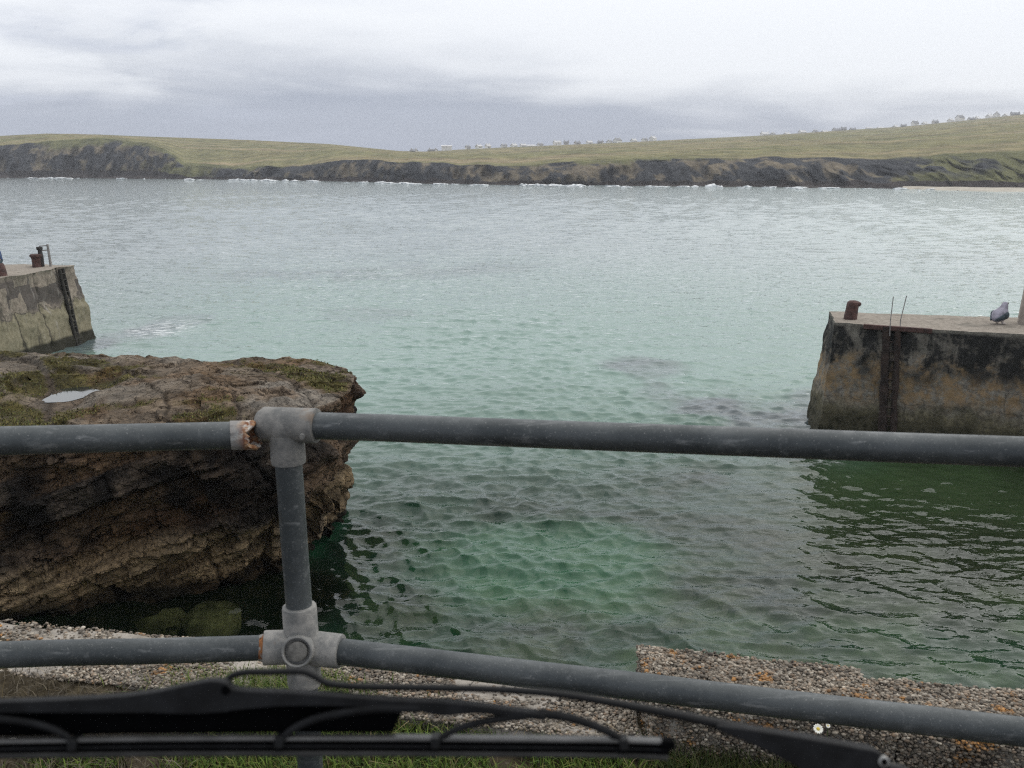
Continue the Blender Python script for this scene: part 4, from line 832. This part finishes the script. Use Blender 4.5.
stone('pebble', (-1.36, 2.22, GZ+.02), (.016, .012, .008), M_LIT, 31, 'pale pebble lying in dead plants at the far left', 'pebble', sub=2)
stone('pebble', (-1.25, 2.20, GZ+.02), (.012, .009, .006), M_LIT, 32, 'smaller pale pebble right of the far left one', 'pebble', sub=2)
stone('pebble', (.335, 1.98, GZ+.02), (.014, .007, .006), M_LIT, 33, 'thin pale chip lying in grass under the wiper blade tip', 'pebble', sub=2)

# ---------------------------------------------------------------- railing
rl = empty('railing', (-.47, 1.86, GZ)); tag(rl, 'grey tubular steel railing with cast corner fittings and broken rusty joint', 'railing')
def rpart(name, bm, mat, parent=None, smooth=True, ang=40):
    o = done(name, bm, mat, None, smooth, ang=ang)
    if parent is None: child(o, rl)
    else: o.parent = parent; o.matrix_parent_inverse = parent.matrix_parent_inverse if False else (Matrix.Translation(rl.location)).inverted() @ Matrix.Identity(4); o.matrix_parent_inverse = (parent.matrix_parent_inverse.inverted() if False else Matrix.Identity(4))
    return o
PT = Vector((-.478, 1.88, 8.462)); PB = Vector((-.466, 1.86, 7.955)); PF = Vector((-.456, 1.845, 7.40))
TR = Vector((.94, 1.62, 8.484)); BR = Vector((1.002, 1.60, 7.917)); TL = Vector((-1.006, 1.74, 8.469)); TLa = Vector((-.533, 1.866, 8.444)); BL = Vector((-1.066, 1.74, 8.004))
RR = .0285
def ext(a, b, k): return a+(b-a)*k
def wob(a, b, n, amp, seed):
    g = np.random.default_rng(seed); return [a.lerp(b, k/n)+Vector(g.normal(0, amp, 3)) for k in range(n+1)]
bm = bmesh.new(); pipe(bm, wob(PF, PT, 8, .0006, 1), RR, 36); rpart('post', bm, M_GALV)
bm = bmesh.new(); pipe(bm, wob(PT, ext(PT, TR, 1.7), 10, .0006, 2), RR, 36); rpart('top_rail', bm, M_GALV)
bm = bmesh.new(); pipe(bm, wob(PB, ext(PB, BR, 1.7), 10, .0006, 3), RR, 36); rpart('bottom_rail', bm, M_GALV)
bm = bmesh.new(); pipe(bm, wob(PB, ext(PB, BL, 2.2), 8, .0006, 4), RR*.96, 36); rpart('bottom_rail', bm, M_GALV)
# left top rail: hollow, its end rusted open just short of the fitting
dv = (TL-TLa).normalized(); e0 = TLa+dv*.028
bm = bmesh.new(); pts = [e0, e0+dv*.03]+[e0+dv*k for k in (.2, .5, .9, 1.3)]; pipe(bm, pts, RR*1.0, 36, caps=False); pipe(bm, [p for p in pts], RR*.86, 36, caps=False); rpart('top_rail', bm, M_GALV)
bm = bmesh.new(); sgn = Vector((dv.x, dv.y, dv.z)); seg = 44; rings = []
ref = Vector((0, 0, 1)); bi = dv.cross(ref).normalized(); g = np.random.default_rng(8)
jag = [.024*max(0, -(ref*math.cos(2*math.pi*k/seg)+bi*math.sin(2*math.pi*k/seg)).y)+0.003*math.sin(k*.9)+.002*math.sin(k*2.3+1)+g.normal(0, .001) for k in range(seg)]
for rr, off in ((RR*1.05, .056), (RR*1.08, .036), (RR*1.08, .0), (RR*.98, -.002), (RR*.80, .0), (RR*.74, .09)):
    rings.append([bm.verts.new(TLa+dv*(off+(jag[k] if off < .01 else (.3*jag[k] if off < .05 else 0)))+(ref*math.cos(2*math.pi*k/seg)+bi*math.sin(2*math.pi*k/seg))*rr*(1+.03*g.normal())) for k in range(seg)])
for A, B in zip(rings, rings[1:]):
    for k in range(seg): bm.faces.new((A[k], A[(k+1) % seg], B[(k+1) % seg], B[k]))
def m_rustend(t):
    v = obj_co(t); n = noise(t, v, 60, 6, 0.7); x = nd(t, 'ShaderNodeSeparateXYZ', {0: v}).outputs[0]
    c = mixc(t, rmp(t, n, 0.4, 0.62), (0.16, 0.055, 0.022), (0.42, 0.26, 0.15)); c = mixc(t, rmp(t, noise(t, v, 34, 5, .7), .5, .62), c, (.50, .48, .44))
    c = mixc(t, rmp(t, math_(t, 'ADD', x, math_(t, 'MULTIPLY', n, .02)), -.540, -.562, 0, .9), c, (.24, .245, .24))
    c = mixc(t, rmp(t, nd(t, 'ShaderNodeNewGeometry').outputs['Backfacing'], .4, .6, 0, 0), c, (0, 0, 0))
    return pbr(t, c, .9, 0, bump(t, n, .8, .004), .2)
rpart('broken_end', bm, material('rusted_pipe_end', m_rustend))
# tee fitting at the head of the post: horizontal sleeve, elbow-like shoulder and down socket
td = (TR-PT).normalized(); dn = (PB-PT).normalized()
bm = bmesh.new(); a0 = PT-td*.060
pipe(bm, [a0-td*.006, a0, a0+td*.012, PT+td*.064, PT+td*.069, PT+td*.070], [.012, .028, .0365, .037, .0365, .030], 36)
pipe(bm, [PT, PT+dn*.03, PT+dn*.078, PT+dn*.084, PT+dn*.085], [.0375, .0365, .0365, .0355, .029], 36)
bmesh.ops.create_uvsphere(bm, u_segments=24, v_segments=16, radius=.0395, matrix=Matrix.Translation(PT+dn*.006))
o = rpart('tee_fitting', bm, M_TEE)
bm = bmesh.new(); tube(bm, PT+td*.045+Vector((0,-.036,-.012)), PT+td*.045+Vector((0,-.0405,-.013)), .006, 12); s_ = done('set_screw', bm, M_CAST); s_.parent = o
# four-way cross at mid height with a round plug facing the viewer
rd = (BR-PB).normalized(); ld = (BL-PB).normalized(); updir = (PT-PB).normalized()
bm = bmesh.new()
for d, L in ((rd, .085), (ld, .078), (updir, .092), (-updir, .085)):
    pipe(bm, [PB, PB+d*.03, PB+d*L, PB+d*(L+.005), PB+d*(L+.006)], [.0405, .0375, .0375, .0365, .029], 36)
bmesh.ops.create_uvsphere(bm, u_segments=32, v_segments=20, radius=.0455, matrix=Matrix.Translation(PB))
fv = (Vector((0, 0, CAMH))-PB).normalized(); fv = Vector((.02, -.93, .30)).normalized()
q_ = fv.to_track_quat('Z', 'Y').to_matrix().to_4x4(); q_.translation = PB
b2 = bmesh.new(); lathe(b2, [(.0365, .02), (.0355, .050), (.0335, .056), (.0310, .0575), (.0285, .056), (.0275, .044)], 36); bmesh.ops.transform(b2, matrix=q_, verts=b2.verts)
me_ = bpy.data.meshes.new('collar'); b2.to_mesh(me_); b2.free(); bm.from_mesh(me_)
cf = rpart('cross_fitting', bm, M_CAST)
bm = bmesh.new(); pipe(bm, [PB+fv*.042, PB+fv*.053, PB+fv*.055], [.0225, .0215, .019], 30); s_ = done('plug', bm, simple('plug_metal', (.16, .155, .14), .7, .1, .35, 60, .4)); s_.parent = cf
bm = bmesh.new(); pipe(bm, [PB+ld*.0820, PB+ld*.0835, PB+ld*.088, PB+ld*.0925], [.0288, .0303, .0293, .0279], 30); s_ = done('rust_ring', bm, M_RUST); s_.parent = cf
for o_ in rl.children:
    for c_ in o_.children: c_.matrix_parent_inverse = (Matrix.Translation(rl.location) @ Matrix.Translation(-rl.location))
# posts that carry the far ends of the rails
for p_, q_ in ((ext(PT, TR, 1.66), ext(PB, BR, 1.66)), ):
    bm = bmesh.new(); tube(bm, (q_.x, q_.y, 7.40), p_, RR, 32); rpart('post', bm, M_GALV)
p_ = TLa+dv*1.26; bm = bmesh.new(); tube(bm, (p_.x, p_.y, 7.40), p_, RR, 32); rpart('post', bm, M_GALV)

# ---------------------------------------------------------------- windscreen wiper parked across the lower picture
WD = .62; MM = WD/FPX                       # one unit is 0.67 mm on the glass
cd = Vector((0, math.cos(PITCH), -math.sin(PITCH))); cu = Vector((0, math.sin(PITCH), math.cos(PITCH))); cr = Vector((1, 0, 0))
wroot = empty('windscreen_wiper', Vector((0, 0, CAMH))+cd*WD+cr*(226-512)*MM+cu*(384-690)*MM, (math.pi/2-PITCH, 0, 0))
tag(wroot, 'black windscreen wiper with framed blade and cranked arm, parked low across the view', 'wiper')
def W(x, y, z=0.0): return Vector(((x-226)*MM, (690-y)*MM, z*MM))
def plate(name, upper, lower, z0, z1, mat, parent, bev=1.2):
    bm = bmesh.new(); U_ = upper; L_ = lower[::-1]; pts = U_+L_
    f0 = [bm.verts.new(W(x, y, z0)) for x, y in pts]; f1 = [bm.verts.new(W(x, y, z1)) for x, y in pts]; n = len(pts)
    bm.faces.new(f0[::-1]); bm.faces.new(f1)
    for k in range(n): bm.faces.new((f0[k], f0[(k+1) % n], f1[(k+1) % n], f1[k]))
    return done(name, bm, mat, parent, smooth=True, bevel=bev*MM, ang=30)
def sm(pts, n=6):
    """Catmull-Rom through the outline points"""
    out = []; P = [pts[0]]+list(pts)+[pts[-1]]
    for i in range(1, len(P)-2):
        for k in range(n):
            t = k/n; out.append(tuple(.5*((2*P[i][c])+(-P[i-1][c]+P[i+1][c])*t+(2*P[i-1][c]-5*P[i][c]+4*P[i+1][c]-P[i+2][c])*t*t+(-P[i-1][c]+3*P[i][c]-3*P[i+1][c]+P[i+2][c])*t**3) for c in (0, 1)))
    return out+[tuple(pts[-1])]
bridge = plate('bridge', sm([(-230,705),(-100,702),(0,700),(100,696),(150,691),(190,683),(212,679),(228,681),(240,688),(300,691),(400,698),(450,700),(500,706),(545,712)]), sm([(-230,713),(-100,712),(0,711),(100,711),(150,711),(190,712),(212,711),(228,710),(240,708),(300,704),(400,707),(440,714),(480,712),(545,719)]), -7, 7, M_DUSTY, wroot)
bm = bmesh.new(); tube(bm, W(228, 688, 6.2), W(228, 688, 8.0), 4.5*MM, 18); done('pivot', bm, M_BLACKMATT, bridge)
plate('spoiler', sm([(-230,711),(0,709),(100,709),(200,709),(300,703),(370,706),(402,713)]), sm([(-230,741),(0,740),(100,738),(200,737),(300,736),(370,736),(392,736)]), -12, -8, M_BLACKMATT, wroot)
def rod(name, pts, r, mat, parent, seg=12, n=6):
    P = sm([p[:2] for p in pts], n); zs = np.interp(np.linspace(0, 1, len(P)), np.linspace(0, 1, len(pts)), [p[2] for p in pts]); bm = bmesh.new()
    rad = np.interp(np.linspace(0, 1, len(P)), np.linspace(0, 1, len(r)), r) if hasattr(r, '__len__') else [r]*len(P)
    pipe(bm, [W(p[0], p[1], z) for p, z in zip(P, zs)], [q*MM for q in rad], seg); return done(name, bm, mat, parent)
rod('yoke', [(281,740,4),(292,729,4),(312,719,4),(340,712,4),(375,707,4),(420,707,3)], [3.2,4,4.5,5], M_DUSTY, wroot)
rod('yoke', [(540,713,0),(570,718,0),(598,727,1),(615,735,2),(623,741,2)], [5,4.5,4,4], M_DUSTY, wroot)
rod('yoke', [(436,740,4),(452,730,4),(475,722,4),(505,717,3),(540,713,2)], [3,3.5,4,4.5], M_DUSTY, wroot)
rod('yoke', [(76,741,4),(66,733,4),(48,725,4),(25,720,4),(0,717,4),(-60,713,2)], [3,3.6,4,4.5], M_DUSTY, wroot)
bl = plate('blade_rail', sm([(-225,742),(0,738.5),(150,736),(300,735.5),(450,736),(600,737.5),(668,739)]), sm([(-225,746),(0,742.5),(150,740),(300,739.5),(450,740),(600,741.5),(668,743)]), -6, 6, M_BLADE, wroot, 1.6)
plate('lower_rail', sm([(-225,750.5),(0,747),(150,744.5),(300,744),(450,744.5),(600,746),(668,747.5)]), sm([(-225,753),(0,749.3),(150,747),(300,746.5),(450,747),(600,748.3),(668,750)]), -6, 4, M_DUSTY, bl, 1)
plate('rubber_lip', sm([(-225,757),(0,752.5),(150,750.5),(300,750),(450,750.5),(600,752),(668,754)]), sm([(-225,762),(0,757.5),(150,755.5),(300,755),(450,755.5),(600,756.5),(668,759)]), -9, 5, M_BLADELIP, bl, 1.5)
plate('rubber', sm([(-225,745.5),(0,742),(150,739.5),(300,739),(450,739.5),(600,741),(671,743)]), sm([(-225,763),(0,758.5),(150,756.5),(300,756),(450,756),(600,757.5),(669,760)]), -10, 1, M_BLACKMATT, bl, 2)
for x, y in ((76,741),(281,738.5),(436,739),(623,740.5)):
    bm = bmesh.new(); box(bm, W(x, y+1, 2), (9*MM, 11*MM, 17*MM)); done('clip', bm, M_BLACK, bl, bevel=1.2*MM)
bm = bmesh.new(); box(bm, W(667, 743, 1), (14*MM, 9*MM, 15*MM)); done('end_cap', bm, M_BLACKMATT, bl, bevel=2*MM)
arm = rod('arm', [(221,688,-9),(229,679,-10),(243,675.5,-10),(268,675,-10),(298,674.5,-10),(312,679,-10),(328,687,-10),(365,690,-10),(430,691,-10),(500,693,-10),(560,697,-8),(620,706,-6),(680,717,-4),(745,730,0)], [3.4,3.4,3.4,3.6,3.6,3.8,4.2,5.5], M_BLACK, wroot)
plate('arm_body', sm([(715,722),(740,725),(800,734.5),(855,744.5),(873,748),(884,757),(889,772),(893,800)]), sm([(715,728),(742,738),(775,753),(805,770),(830,785),(848,800),(858,812),(868,822)]), -9, 9, M_DUSTY, arm, 3)
bm = bmesh.new(); pipe(bm, [W(880,757.5,8), W(880,757.5,10.5), W(880,757.5,10.8)], [5.4*MM,5.2*MM,4.8*MM], 20); done('rivet_ring', bm, M_STEEL, arm)
bm = bmesh.new(); pipe(bm, [W(880,757.5,9), W(880,757.5,11.4), W(880,757.5,11.6)], [3.6*MM,3.5*MM,3.2*MM], 20); done('rivet', bm, M_BLACKMATT, arm)
bm = bmesh.new(); pipe(bm, [W(884,768,2), W(900,770,0), W(925,790,-2)], [7*MM,6*MM,8*MM], 16); done('hinge_pin', bm, M_BLACK, arm)
bm = bmesh.new(); pipe(bm, [W(885,806,12), W(885,806,-10), W(885,806,-60)], [19*MM,21*MM,14*MM], 24); done('spindle', bm, M_BLACK, arm)

# ---------------------------------------------------------------- sea haze
bm = bmesh.new(); box(bm, (0, 900, 58), (4200, 2700, 134)); hz = done('haze', bm, None or bpy.data.materials.new('sea_air'), smooth=False); tag(hz, 'thin pale sea haze that softens the far headland', 'haze', kind='stuff')
hm = hz.data.materials[0]; hm.use_nodes = True; ht = hm.node_tree; ht.nodes.clear()
hv = nd(ht, 'ShaderNodeVolumePrincipled', {'Color': (.86, .89, .95, 1), 'Density': .00027, 'Anisotropy': 0.2}); ho = nd(ht, 'ShaderNodeOutputMaterial'); ht.links.new(hv.outputs[0], ho.inputs['Volume'])
